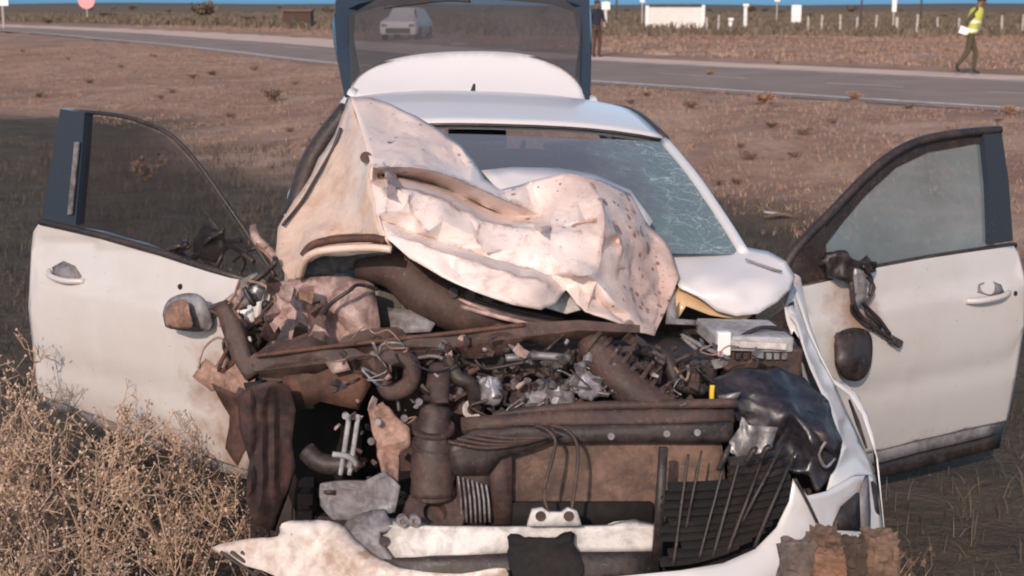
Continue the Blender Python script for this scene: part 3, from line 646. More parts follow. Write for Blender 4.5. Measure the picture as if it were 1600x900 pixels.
# ------------------------------------------------------------------ bonnet
B_o = [(548, 150, 1.28), (580, 152, 1.31), (612, 163, 1.32), (650, 180, 1.30), (690, 204, 1.26), (718, 228, 1.20), (738, 252, 1.14), (756, 280, 1.08), (782, 296, 1.03), (830, 281, 1.00), (885, 270, 0.99), (940, 281, 0.99), (985, 302, 1.0), (1010, 345, 0.98), (1048, 388, 0.98), (1062, 430, 0.92), (1046, 470, 0.83), (1022, 525, 0.64),
       (985, 514, 0.58), (950, 500, 0.55), (915, 486, 0.55), (900, 474, 0.58), (885, 452, 0.64), (868, 474, 0.56), (845, 484, 0.52), (800, 476, 0.50), (740, 455, 0.51), (690, 432, 0.54), (640, 404, 0.59), (606, 372, 0.65), (588, 335, 0.72), (579, 288, 0.82), (577, 245, 0.92), (562, 195, 1.12)]
B_i = [(610, 195, 1.22), (655, 220, 1.15), (625, 232, 1.02), (690, 250, 1.06), (720, 272, 1.02),
       (625, 330, 0.715), (690, 345, 0.69), (740, 368, 0.695), (800, 388, 0.69), (860, 398, 0.67), (880, 380, 0.70), (700, 412, 0.57), (770, 436, 0.53), (830, 456, 0.51),
       (870, 300, 0.93), (900, 312, 0.86), (905, 345, 0.76), (900, 400, 0.66), (970, 330, 0.88), (965, 375, 0.80), (968, 420, 0.74), (1020, 400, 0.93), (1030, 440, 0.90), (1015, 470, 0.80), (955, 470, 0.60), (985, 490, 0.63)]
B_c = [[(582, 262, 0.85), (640, 261, 0.86), (690, 270, 0.88), (740, 290, 0.89), (775, 306, 0.89), (812, 322, 0.90)],
       [(600, 273, 0.95), (650, 280, 1.0), (700, 296, 1.03), (750, 320, 1.03), (800, 339, 1.0), (845, 334, 0.95)],
       [(596, 293, 0.77), (650, 297, 0.77), (700, 315, 0.775), (750, 341, 0.77), (800, 359, 0.77), (862, 352, 0.80)],
       [(592, 343, 0.755), (650, 364, 0.73), (720, 387, 0.70), (800, 411, 0.67), (862, 430, 0.65), (905, 440, 0.63)],
       [(606, 362, 0.655), (650, 379, 0.61), (720, 402, 0.57), (800, 427, 0.54), (856, 446, 0.56)],
       [(925, 286, 0.94), (940, 312, 0.80), (945, 350, 0.715), (940, 395, 0.675), (932, 440, 0.61), (918, 480, 0.56)],
       [(985, 318, 0.96), (996, 355, 0.87), (990, 400, 0.81), (984, 440, 0.76), (1005, 500, 0.66)],
       [(1005, 420, 0.83), (1030, 470, 0.83), (1022, 505, 0.70)],
       [(828, 352, 0.80), (860, 356, 0.79), (900, 352, 0.80), (930, 344, 0.775)], [(832, 360, 0.735), (866, 365, 0.735), (905, 362, 0.735)],
       [(640, 305, 0.72), (645, 335, 0.72), (668, 362, 0.665)], [(750, 350, 0.735), (745, 375, 0.70), (760, 396, 0.66)],
       [(905, 455, 0.60), (930, 466, 0.625), (960, 490, 0.62), (985, 508, 0.61)], [(890, 425, 0.60), (905, 432, 0.56), (925, 428, 0.59)], [(960, 345, 0.80), (972, 390, 0.74), (962, 440, 0.70)], [(600, 252, 0.88), (606, 285, 0.80), (602, 330, 0.70)]]
bon = tag(sheet('bonnet', B_o, B_i, mat='paint_hood', parent=car, sub=4, smooth_it=2, amp=0.0085, nscale=8, thick=0.004, ridged=True, creases=B_c, sharp=20), 'mud-spattered white bonnet folded up in front of the windscreen')
# torn notch liner, rear strip still lying at the scuttle
sheet('bonnet_inner_skin', [(845, 478, 0.68), (885, 448, 0.72), (915, 482, 0.68), (885, 490, 0.66)], mat='beam', parent=bon, sub=2, thick=0.003)
sheet('bonnet_rear_edge', [(752, 266, 1.20), (800, 261, 1.24), (870, 262, 1.25), (930, 272, 1.22), (985, 297, 1.16), (1020, 345, 1.10), (1000, 380, 1.05), (900, 320, 1.05), (790, 310, 1.10)], mat='paint_roof', parent=bon, sub=2, smooth_it=2, thick=0.004)
# right-hand bonnet corner
rb = sheet('bonnet_corner', [(1040, 385, 1.14), (1095, 378, 1.20), (1155, 384, 1.18), (1200, 392, 1.10), (1228, 408, 1.04), (1243, 432, 1.0), (1236, 452, 0.96), (1215, 472, 0.90), (1185, 490, 0.86), (1150, 494, 0.86), (1120, 486, 0.87), (1090, 462, 0.88), (1062, 448, 0.90), (1050, 430, 0.98)],
           [(1090, 410, 1.05), (1150, 412, 1.04), (1200, 425, 0.98), (1100, 432, 0.93), (1160, 440, 0.90), (1210, 450, 0.90), (1150, 462, 0.86), (1120, 455, 0.87)], mat='paint_roof', parent=bon, sub=3, smooth_it=3, amp=0.004, nscale=7, thick=0.008)
sheet('bonnet_corner_underlight', [(1045, 448, 0.93), (1085, 452, 0.94), (1130, 480, 0.92), (1185, 484, 0.93), (1165, 500, 0.90), (1110, 492, 0.89), (1072, 478, 0.88), (1058, 500, 0.88), (1040, 500, 0.90)], mat=paint('orange_underlight', (0.62, 0.40, 0.20, 1), amount=0.7, lo=0.4, hi=0.65, scale=6, rough=0.6), parent=rb, sub=2, smooth_it=1, amp=0.006, thick=0.004)  # orange strip paints the warm light under the corner's front lip
ptube('washer_jet', [(1165, 405, 1.03), (1205, 420, 0.98), (1222, 424, 0.97)], [0.003, 0.005, 0.003], 'grey', rb)
sheet('scuttle_bracket', [(1043, 478, 0.80), (1056, 456, 0.80), (1056, 498, 0.79), (1088, 500, 0.79), (1088, 508, 0.78), (1040, 506, 0.78)], mat='grey', parent=rb, thick=0.004, smooth_it=0)

# ------------------------------------------------------------------ wings (fenders) and front end
wing_l = sheet('front_wing', [(546, 152, 1.30), (562, 195, 1.14), (577, 245, 0.94), (579, 288, 0.84), (588, 340, 0.76), (606, 376, 0.70), (612, 392, 0.72), (560, 394, 0.78), (505, 398, 0.82), (478, 410, 0.84), (472, 432, 0.84), (448, 436, 0.90), (430, 395, 1.02), (434, 355, 1.12), (462, 308, 1.20), (492, 262, 1.26), (522, 208, 1.30)],
              [(545, 200, 1.22), (540, 250, 1.14), (552, 290, 1.0), (560, 330, 0.90), (510, 290, 1.16), (480, 340, 1.10), (520, 345, 1.0), (470, 375, 1.02), (510, 368, 0.92), (560, 366, 0.84), (590, 368, 0.76), (510, 376, 0.99), (560, 376, 0.93), (590, 378, 0.86), (500, 388, 0.86), (560, 386, 0.80), (455, 405, 0.95)], mat='paint_wing', parent=car, sub=3, smooth_it=2, amp=0.009, nscale=9, thick=0.005, ridged=True, sharp=18)
tag(wing_l, 'torn, dirt-stained white front wing below the folded bonnet')
ptube('arch_lip', [(466, 432, 0.83), (474, 410, 0.80), (492, 395, 0.77), (530, 389, 0.74), (580, 387, 0.70), (612, 390, 0.68)], 0.012, 'paint_wing', wing_l, 8)
ptube('arch_groove', [(474, 400, 0.835), (490, 382, 0.83), (530, 374, 0.80), (580, 372, 0.76), (602, 375, 0.71)], 0.013, 'rust', wing_l, 8)
ptube('wing_seam', [(533, 200, 1.25), (520, 232, 1.235), (490, 285, 1.19), (470, 318, 1.15), (442, 352, 1.09)], 0.006, 'black', wing_l, 6)
pdisc('bolt_hole', 572, 246, 0.93, 0.018, 0.02, 'brown', wing_l)
sheet('wheel_arch_liner', [(472, 432, 0.92), (480, 408, 0.92), (510, 398, 0.90), (600, 392, 0.84), (618, 408, 0.84), (590, 430, 0.86), (560, 420, 0.90), (500, 436, 0.92)], mat='grey', parent=wing_l, sub=2, amp=0.004, thick=0.005)
sheet('inner_wing', [(432, 440, 0.92), (480, 432, 0.86), (545, 432, 0.80), (585, 445, 0.78), (596, 500, 0.74), (590, 548, 0.70), (520, 560, 0.70), (440, 565, 0.74), (418, 520, 0.82)], [(470, 470, 0.78), (530, 480, 0.70), (560, 510, 0.68), (480, 520, 0.74), (505, 455, 0.80), (500, 500, 0.80), (545, 525, 0.74)], mat='primer', parent=wing_l, sub=3, smooth_it=2, amp=0.018, nscale=11, thick=0.005, ridged=True)
ptube('brake_pipe', [(505, 490, 0.68), (520, 472, 0.66), (545, 455, 0.66), (560, 445, 0.68), (590, 452, 0.70)], 0.006, 'black', wing_l, 6)
ptube('torn_strip', [(395, 352, 1.2), (400, 372, 1.18), (415, 388, 1.15), (432, 402, 1.1)], [0.012, 0.016, 0.018, 0.012], 'primer', wing_l, 8)
sheet('torn_plate', [(478, 476, 0.72), (500, 470, 0.72), (512, 520, 0.68), (500, 560, 0.66), (470, 560, 0.66), (486, 520, 0.70)], mat='brown', parent=wing_l, sub=2, amp=0.01, thick=0.004)
for a in range(9):      # crumpled flange scraps round the wheel housing
    px, py = 428 + 22 * (a % 4) + random.uniform(-8, 8), 455 + 34 * (a // 3) + random.uniform(-10, 10)
    sheet('flange_scrap', [(px + 16 * math.cos(t) * random.uniform(.5, 1.3), py + 18 * math.sin(t) * random.uniform(.5, 1.3), 0.70 + random.uniform(-.04, .04)) for t in np.linspace(0, 5.4, 7)], mat=random.choice(['torn_brown', 'brown', 'brown', 'primer']), parent=wing_l, sub=0, smooth_it=0, thick=0.003, smooth=False)

# headlamp side of the near wing (picture right)
wr_pts = [(1238, 446, 1.16), (1250, 480, 1.06), (1264, 520, 0.98), (1284, 562, 0.92), (1305, 600, 0.86), (1325, 645, 0.78), (1345, 690, 0.68), (1364, 730, 0.58), (1370, 742, 0.56)]
wr = sheet('front_wing', wr_pts + [(1336, 742, 0.44), (1312, 762, 0.36), (1292, 768, 0.34), (1300, 738, 0.38), (1318, 700, 0.44), (1306, 660, 0.54), (1288, 618, 0.66), (1268, 575, 0.76), (1254, 535, 0.84), (1244, 505, 0.92), (1226, 482, 1.02)], [(1290, 600, 0.84), (1316, 665, 0.68), (1336, 715, 0.52), (1262, 545, 0.91)], mat='paint', parent=car, sub=3, smooth_it=2, amp=0.004, nscale=6, thick=0.006)
tag(wr, 'white front wing ending in a jagged torn edge beside the headlamp')
bm = bmesh.new(); row0 = [P(*p) for p in wr_pts] + [P(1382, 830, 0.46)]; cols = []
for k, p in enumerate(row0):
    r = []
    for t in np.linspace(0, 1, 8):
        y = p.y + (1.30 - p.y) * t; x = p.x + (0.90 - p.x) * t + 0.03 * math.sin(math.pi * t)
        z = p.z + (0.02 * t); dy = y - 0.86
        if abs(dy) < 0.37: z = max(z, 0.28 + math.sqrt(0.37 ** 2 - dy * dy))
        r.append(bm.verts.new((x, y, z)))
    cols.append(r)
for a, b in zip(cols, cols[1:]):
    for k in range(7):
        try: bm.faces.new((a[k], a[k + 1], b[k + 1], b[k]))
        except ValueError: pass
bmesh.ops.remove_doubles(bm, verts=bm.verts[:], dist=0.0005)
o = from_bm('wing_side', bm, 'paint', wr, True); md = o.modifiers.new('t', 'SOLIDIFY'); md.thickness = 0.004; md.offset = 0
sheet('torn_edge', [(1226, 480, 1.0), (1240, 476, 1.02), (1258, 520, 0.92), (1250, 530, 0.90), (1240, 516, 0.92), (1236, 524, 0.92), (1230, 505, 0.95)], mat='paint', parent=wr, sub=2, amp=0.01, nscale=20, thick=0.003)
ptube('wing_gap', [(1327, 625, 0.84), (1340, 660, 0.76), (1354, 700, 0.67)], [0.004, 0.008, 0.004], 'black', wr, 6)

# bumper cover, right part sweeping under the grille
bc = sheet('bumper', [(1240, 748, 0.24), (1262, 775, 0.24), (1292, 768, 0.30), (1336, 744, 0.42), (1369, 742, 0.55), (1378, 780, 0.52), (1384, 835, 0.48), (1380, 900, 0.44), (1330, 955, 0.30), (1200, 985, 0.10), (1000, 990, 0.02), (820, 985, 0.02), (770, 930, 0.06), (860, 912, 0.03), (960, 902, 0.02), (1060, 892, 0.05), (1130, 880, 0.10), (1180, 858, 0.15), (1214, 824, 0.19), (1234, 784, 0.22)],
           [(1300, 800, 0.30), (1330, 860, 0.30), (1250, 860, 0.16), (1200, 900, 0.10), (1100, 920, 0.03), (950, 930, 0.0), (1340, 790, 0.41), (1268, 810, 0.24)], mat='paint', parent=car, sub=3, smooth_it=3, thick=0.006)
tag(bc, 'white bumper corner curving round the broken grille')
ptube('panel_gap', [(1242, 748, 0.225), (1262, 785, 0.225), (1284, 832, 0.235)], 0.005, 'black', bc, 6)
sheet('lamp_recess', [(1302, 828, 0.27), (1318, 792, 0.31), (1343, 770, 0.37), (1345, 830, 0.36)], mat='black', parent=bc, thick=0.01, smooth_it=0)
sheet('lamp_recess', [(1347, 768, 0.385), (1357, 742, 0.45), (1361, 800, 0.43), (1360, 832, 0.42), (1347, 832, 0.37)], mat='grey', parent=bc, thick=0.01, smooth_it=0)
sheet('lamp_recess', [(1365, 752, 0.50), (1371, 760, 0.505), (1377, 830, 0.475), (1367, 832, 0.45)], mat='black', parent=bc, thick=0.01, smooth_it=0)
# bumper cover, torn left part
bl = sheet('torn_bumper_skin', [(330, 856, 0.38), (390, 842, 0.34), (434, 838, 0.30), (440, 818, 0.30), (480, 812, 0.26), (530, 818, 0.24), (556, 842, 0.20), (590, 870, 0.15), (640, 890, 0.10), (720, 897, 0.05), (790, 890, 0.02), (770, 930, 0.04), (640, 985, 0.06), (500, 960, 0.16), (430, 900, 0.24), (370, 880, 0.32)],
           [(500, 850, 0.22), (450, 860, 0.26), (540, 890, 0.15), (600, 930, 0.10), (400, 862, 0.31), (680, 930, 0.05), (480, 832, 0.20), (520, 848, 0.17), (560, 872, 0.13), (610, 896, 0.09)], mat='paint_mud', parent=bc, sub=2, smooth_it=3, rnd=3, amp=0.006, nscale=9, thick=0.005, ridged=True)
for k in range(6):
    x = 345 + k * 16
    ptube('broken_rib', [(x, 862, 0.33), (x + 22, 878, 0.31), (x + 58, 900, 0.27)], 0.005, random.choice(['black', 'brown', 'primer']), bl, 6)
# crash beam
cb = sheet('crash_beam', [(545, 836, 0.26), (566, 822, 0.22), (640, 822, 0.17), (740, 824, 0.15), (870, 824, 0.14), (1000, 822, 0.15), (1032, 824, 0.16), (1032, 862, 0.15), (900, 862, 0.13), (760, 866, 0.13), (680, 872, 0.14), (620, 884, 0.17), (580, 868, 0.21)], mat='beam', parent=car, sub=2, smooth_it=1, thick=0.05, bulge=0, step=24)
tag(cb, 'cream painted crash beam across the front')
sheet('beam_lower_lip', [(584, 872, 0.17), (680, 870, 0.11), (830, 862, 0.10), (1028, 862, 0.11), (1030, 905, 0.09), (850, 915, 0.06), (660, 905, 0.10), (612, 896, 0.13)], mat='black', parent=cb, sub=2, thick=0.03, amp=0.006)
sheet('beam_end_plate', [(530, 838, 0.24), (548, 800, 0.27), (600, 795, 0.24), (616, 824, 0.19), (590, 830, 0.18), (592, 850, 0.17), (622, 886, 0.14), (590, 882, 0.16)], mat='grey', parent=cb, sub=2, thick=0.02, amp=0.004)
pdisc('beam_hole', 600, 846, 0.172, 0.013, 0.004, 'black', cb); pdisc('beam_hole', 612, 890, 0.135, 0.012, 0.004, 'black', cb)
for px in (629, 648): pdisc('beam_bolt', px, 815, 0.15, 0.017, 0.02, 'alu', cb, hole=0.006)
sheet('tow_cover', [(792, 862, 0.10), (812, 846, 0.085), (880, 844, 0.08), (902, 858, 0.09), (905, 905, 0.06), (800, 910, 0.06)], [(850, 870, 0.07)], mat='void', parent=cb, sub=2, amp=0.006, thick=0.03, rnd=4)
lb = sheet('latch_bracket', [(824, 822, 0.10), (832, 798, 0.10), (848, 795, 0.10), (858, 802, 0.10), (878, 802, 0.10), (888, 795, 0.10), (902, 800, 0.10), (909, 822, 0.10)], mat='beam', parent=cb, thick=0.02, smooth_it=0)
for px in (845, 889): pdisc('bracket_bolt', px, 807, 0.095, 0.014, 0.01, 'brown', lb)
ptube('latch_stay', [(858, 804, 0.12), (850, 770, 0.14), (862, 720, 0.17), (868, 690, 0.2), (855, 672, 0.22), (835, 664, 0.25)], 0.005, 'brown', cb, 8)
ptube('latch_stay', [(892, 804, 0.12), (897, 770, 0.14), (903, 720, 0.17), (900, 690, 0.2), (885, 672, 0.22), (860, 664, 0.25)], 0.005, 'brown', cb, 8)

# radiator and its support
rd = sheet('radiator', [(742, 694, 0.34), (860, 690, 0.34), (1000, 690, 0.34), (1128, 694, 0.34), (1134, 760, 0.33), (1130, 816, 0.33), (1000, 816, 0.33), (745, 816, 0.33)], mat='rad', parent=car, sub=1, thick=0.04, step=36, amp=0.005, nscale=6)
tag(rd, 'mud-caked brown radiator core')
sheet('radiator_dark_base', [(800, 786, 0.30), (1020, 786, 0.30), (1020, 822, 0.29), (800, 822, 0.29)], mat='void', parent=rd, thick=0.03, smooth_it=0)
sheet('side_tank', [(764, 690, 0.30), (800, 686, 0.30), (800, 820, 0.29), (768, 820, 0.29)], mat='brown', parent=rd, thick=0.05, smooth_it=0)
sheet('air_guide', [(712, 700, 0.30), (762, 680, 0.31), (766, 760, 0.29), (758, 820, 0.28), (716, 818, 0.28)], mat='brown', parent=rd, thick=0.03, smooth_it=0, amp=0.006, sub=2)
for k in range(7):
    x = 716 + k * 7.2; ptube('cooling_fin', [(x, 744 + k * 2.2, 0.27), (x + 4, 780, 0.265), (x + 6, 816, 0.26)], 0.0035, 'alu', rd, 5, 2)
us = sheet('radiator_support', [(720, 652, 0.34), (850, 642, 0.34), (1000, 640, 0.34), (1146, 640, 0.34), (1148, 660, 0.33), (1000, 662, 0.32), (850, 664, 0.32), (722, 672, 0.32)], mat='brown', parent=car, thick=0.05, amp=0.004, step=22, smooth_it=1)
sheet('support_lip', [(722, 674, 0.30), (850, 666, 0.30), (1000, 664, 0.30), (1146, 662, 0.30), (1146, 692, 0.30), (1000, 690, 0.29), (850, 692, 0.29), (740, 696, 0.29)], mat='black', parent=us, thick=0.04, amp=0.005, step=22, smooth_it=1)
ptube('support_rail', [(770, 650, 0.36), (900, 636, 0.36), (1040, 632, 0.36), (1150, 630, 0.36)], 0.014, 'brown', us)
for px, py in ((1042, 678), (955, 682), (1090, 676)): pdisc('support_clip', px, py, 0.29, 0.010, 0.01, 'grey', us)
sheet('fan_shroud', [(690, 700, 0.28), (740, 672, 0.28), (850, 668, 0.28), (880, 682, 0.28), (830, 700, 0.27), (780, 716, 0.27), (760, 742, 0.27), (710, 742, 0.27)], mat='black', parent=us, sub=2, amp=0.012, thick=0.02)
for k in range(4): ptube('shroud_rib', [(700 + 14 * k, 690 - 4 * k, 0.262), (760 + 12 * k, 700 - 5 * k, 0.255), (830 + 8 * k, 690 - 2 * k, 0.262)], 0.006, 'brown', us, 6)

# bent cross bar
bar = sheet('cross_bar', [(388, 560, 0.62), (398, 552, 0.62), (520, 538, 0.56), (700, 518, 0.50), (820, 504, 0.46), (905, 500, 0.46), (1000, 508, 0.47), (1000, 520, 0.46), (905, 516, 0.44), (820, 526, 0.44), (700, 544, 0.48), (520, 566, 0.54), (400, 580, 0.60), (386, 576, 0.61)], mat='brown', parent=car, sub=2, smooth_it=0, amp=0.003, thick=0.05, step=12)
tag(bar, 'long bent brown bar across the engine bay'); bevel(bar, 0.008)
ptube('bar_edge', [(400, 556, 0.605), (520, 541, 0.545), (700, 521, 0.485), (820, 507, 0.45)], 0.007, 'rust', bar, 6)
sheet('bar_bracket', [(335, 478, 0.72), (352, 470, 0.72), (372, 500, 0.68), (384, 540, 0.64), (400, 582, 0.60), (382, 592, 0.60), (362, 560, 0.64), (348, 520, 0.68)], mat='brown', parent=bar, sub=2, smooth_it=0, thick=0.04)

# ------------------------------------------------------------------ engine
eng = tag(pbox('engine', 740, 545, 1000, 650, 0.56, 0.42, 'black', car, bev=0.02), 'dust-covered engine with broken fittings')
pbox('engine_cover', 800, 566, 888, 588, 0.50, 0.2, 'brown', eng, 0.03, 0.008)
sheet('rocker_cover', [(808, 600, 0.46), (860, 590, 0.46), (896, 600, 0.46), (900, 636, 0.44), (860, 646, 0.43), (812, 640, 0.44)], [(850, 615, 0.40), (875, 622, 0.41)], mat='cast', parent=eng, sub=3, amp=0.016, nscale=16, thick=0.02, ridged=True, sharp=25)
sheet('alternator_casing', [(748, 598, 0.41), (766, 588, 0.40), (784, 596, 0.40), (788, 622, 0.39), (770, 634, 0.39), (750, 624, 0.40)], [(768, 612, 0.36)], mat='cast', parent=eng, sub=3, amp=0.014, nscale=22, thick=0.02, ridged=True, rnd=2)
sheet('throttle_body', [(900, 590, 0.41), (918, 582, 0.41), (938, 594, 0.40), (942, 614, 0.39), (924, 626, 0.39), (904, 618, 0.40)], [(920, 604, 0.36)], mat='cast', parent=eng, sub=3, amp=0.014, nscale=22, thick=0.02, ridged=True, rnd=2)
ptube('fuel_rail', [(790, 560, 0.42), (840, 556, 0.42), (890, 560, 0.42)], 0.012, 'steel', eng, 8)
for k in range(5): pdisc('injector_cap', 804 + 20 * k, 596 - 2 * (k % 2), 0.425, 0.012, 0.02, 'steel', eng, axis=(0, -.5, 1))
for k in range(30):       # small castings, clips and connectors on the engine
    px = random.uniform(690, 960); py = random.uniform(560, 655); s_ = random.uniform(5, 13)
    pbit('connector', px, py, random.uniform(0.40, 0.47), s_, random.choice(['steel', 'black', 'brown', 'brown', 'black', 'brown']), eng)
for px, py, r in ((765, 612, .04), (905, 600, .03), (925, 606, .034), (738, 640, .03), (700, 590, .028)):
    pdisc('pulley', px, py, 0.42, r, 0.05, random.choice(['brown', 'steel']), eng, axis=(random.uniform(-.3, .3), -1, 0.2), hole=r * .45)
for px, py in ((752, 600), (772, 606), (905, 590), (928, 598), (880, 648), (860, 655), (905, 650), (835, 650), (920, 640), (940, 648)):
    pbit('bracket', px, py, 0.40, 8, random.choice(['alu', 'grey', 'primer', 'steel']), eng)
ptube('air_hose', [(925, 532, 0.50), (940, 560, 0.46), (975, 600, 0.42), (1020, 632, 0.40), (1050, 648, 0.40)], [0.045, 0.052, 0.052, 0.05, 0.045], 'brown', eng, 16)
for k in range(9):
    t = k / 8; px = 928 + 112 * t; py = 540 + 102 * t
    pdisc('hose_ring', px, py, 0.475 - 0.07 * t, 0.054, 0.012, 'brown', eng, axis=(0.75, -0.35, -0.55))
ptube('coolant_hose', [(600, 590, 0.44), (605, 560, 0.42), (640, 566, 0.40), (640, 600, 0.40), (610, 612, 0.42), (598, 590, 0.45)], 0.026, 'brown', eng, 10)
ptube('coolant_hose', [(700, 560, 0.44), (715, 590, 0.40), (735, 600, 0.40), (745, 640, 0.42)], 0.020, 'black', eng, 10)
ptube('coolant_hose', [(1000, 545, 0.5), (1040, 560, 0.48), (1060, 600, 0.46), (1100, 610, 0.46)], 0.018, 'black', eng, 10)
ptube('dipstick', [(1113, 602, 0.42), (1112, 620, 0.42), (1113, 634, 0.42)], 0.0075, 'yellow', eng, 8)
for k in range(16):
    a = (random.uniform(690, 1180), random.uniform(530, 620), random.uniform(0.40, 0.52))
    pts = [a]
    for _ in range(3): a = (a[0] + random.uniform(-60, 60), a[1] + random.uniform(-25, 35), a[2] + random.uniform(-.03, .03)); pts.append(a)
    ptube('cable', pts, random.uniform(0.004, 0.008), random.choice(['black', 'black', 'brown', 'grey']), eng, 6)
for k in range(190):
    px = random.uniform(520, 1190); py = random.uniform(525, 650); s_ = random.uniform(2.5, 7.5); ly = random.uniform(0.38, 0.5)
    if px < 690: py = random.uniform(545, 790); ly = random.uniform(.32, .46)
    if px > 1090 and py > 570: continue
    pbit('fitting', px, py, ly, s_, random.choice(['steel', 'black', 'brown', 'brown', 'black', 'rust', 'brown', 'black', 'grey', 'primer', 'brown']), eng)
for k in range(34):
    a = (random.uniform(530, 1120), random.uniform(530, 690), random.uniform(0.36, 0.46)); pts = [a]
    for _ in range(4): a = (a[0] + random.uniform(-34, 34), a[1] + random.uniform(-18, 26), a[2] + random.uniform(-.025, .025)); pts.append(a)
    ptube('wire', pts, random.uniform(0.002, 0.005), random.choice(['black', 'brown', 'brown', 'torn_brown', 'steel']), eng, 5)
pbox('gearbox', 1000, 560, 1120, 650, 0.55, 0.3, 'black', eng, 0.1, 0.02)
bt = pbox('battery', 1130, 545, 1250, 640, 0.62, 0.24, 'brown', car, 0.06, 0.01)
pbox('battery_lid', 1120, 528, 1240, 548, 0.60, 0.26, 'lining', bt, 0.05, 0.006); pbox('battery_clamp', 1122, 520, 1142, 556, 0.585, 0.03, 'white', bt, 0.0, 0.004)
pbox('battery_strip', 1140, 536, 1230, 544, 0.585, 0.02, 'beam', bt, 0.08, 0.003)
for k in range(7): pbox('fuse', 1150 + 12 * k, 552, 1158 + 12 * k, 562, 0.60, 0.02, random.choice(['grey', 'brown', 'black']), bt, 0, 0.002)
ptube('battery_cable', [(1150, 530, 0.62), (1190, 512, 0.66), (1230, 520, 0.70), (1250, 560, 0.66)], 0.007, 'black', bt, 6)
# dark intake duct on the far side
ptube('intake_duct', [(560, 415, 0.92), (620, 420, 0.88), (670, 460, 0.84), (740, 490, 0.80), (800, 500, 0.80)], [0.045, 0.07, 0.08, 0.075, 0.06], 'brown', car, 14)
sheet('scuttle', [(560, 405, 0.98), (660, 425, 0.95), (760, 470, 0.92), (880, 500, 0.92), (1040, 520, 0.95), (1200, 500, 0.98), (1240, 470, 1.05), (1250, 560, 0.95), (1000, 590, 0.90), (700, 590, 0.88), (560, 560, 0.9)], mat='black', parent=car, sub=2, amp=0.02, thick=0.02)
sheet('strut_tower', [(605, 480, 0.82), (640, 484, 0.78), (680, 505, 0.74), (672, 518, 0.73), (612, 520, 0.74)], mat='grey', parent=car, sub=2, amp=0.004, thick=0.01)
for k in range(4): ptube('scuttle_rail', [(690 + 10 * k, 440 + 13 * k, 0.80 - .02 * k), (780 + 10 * k, 478 + 8 * k, 0.74 - .02 * k), (880, 500 + 4 * k, 0.70)], 0.008, random.choice(['brown', 'black', 'primer']), car, 6)
for k, (px, py) in enumerate(((708, 458), (735, 462), (762, 468), (790, 482))): pdisc('scuttle_hole', px, py, 0.74, 0.016, 0.01, 'black', car)

# left-hand pipe work
pp = ptube('filter_housing', [(688, 575, 0.42), (682, 620, 0.36), (678, 660, 0.34), (676, 720, 0.31), (676, 775, 0.29)], [0.032, 0.034, 0.046, 0.058, 0.06], 'brown', car, 18)
pdisc('filter_base', 680, 800, 0.26, 0.085, 0.09, 'brown', pp, axis=(0.1, -0.7, 0.6), hole=0.03)
for k in range(5): pdisc('housing_ring', 677, 665 + 24 * k, 0.325 - 0.006 * k, 0.060 + .001 * k, 0.012, 'brown', pp, axis=(0.0, -0.25, 1))
rb2 = sheet('support_leg', [(575, 640, 0.34), (598, 628, 0.34), (616, 650, 0.33), (640, 668, 0.32), (642, 700, 0.31), (622, 712, 0.30), (620, 770, 0.28), (596, 780, 0.28), (596, 720, 0.30), (584, 680, 0.32)], mat='torn_brown', parent=car, sub=3, amp=0.014, nscale=14, thick=0.012, smooth_it=1, ridged=True, sharp=25)
tag(rb2, 'bent reddish front support leg')
sheet('support_foot', [(500, 757, 0.30), (520, 752, 0.30), (570, 752, 0.28), (600, 738, 0.27), (624, 760, 0.26), (616, 800, 0.24), (560, 812, 0.25), (520, 812, 0.27), (500, 790, 0.29)], mat='grey', parent=rb2, sub=3, amp=0.016, nscale=12, thick=0.008, ridged=True, sharp=25)
sheet('foot_hole', [(506, 766, 0.283), (524, 766, 0.283), (524, 774, 0.281), (506, 772, 0.281)], mat='black', parent=rb2, sub=0, thick=0.002)
for x in (538, 552): ptube('stay_rod', [(x + 8, 648, 0.36), (x + 2, 690, 0.35), (x - 6, 742, 0.34)], 0.007, 'lining', rb2, 8)
ptube('stay_rod', [(520, 710, 0.345), (545, 714, 0.335), (560, 730, 0.33)], 0.008, 'lining', rb2, 8)
for px, py in ((580, 690), (590, 660), (632, 654), (655, 628), (540, 650)): pdisc('stay_bolt', px, py, 0.30, 0.010, 0.012, 'steel', rb2)
ptube('drive_hose', [(480, 705, 0.55), (500, 722, 0.52), (530, 726, 0.50), (560, 715, 0.5)], 0.03, 'black', car, 10)
sheet('rusty_panel', [(440, 590, 0.60), (500, 568, 0.58), (560, 575, 0.56), (580, 600, 0.56), (560, 640, 0.56), (500, 628, 0.58), (450, 650, 0.62)], mat='rust', parent=car, sub=2, amp=0.02, nscale=10, thick=0.006)
sheet('hinge_scrap', [(508, 566, 0.54), (540, 560, 0.54), (548, 578, 0.53), (520, 584, 0.53)], mat='primer', parent=car, sub=2, amp=0.01, thick=0.004)
sheet('wheel_arch_shade', [(380, 600, 0.66), (450, 590, 0.66), (580, 600, 0.8), (560, 800, 0.75), (470, 820, 0.70)], mat='void', parent=car, sub=2, amp=0.02, thick=0.01, mapper=lambda p: P(p[0], p[1], p[2] + 0.12))  # black sheet standing for the shade inside the wheel arch
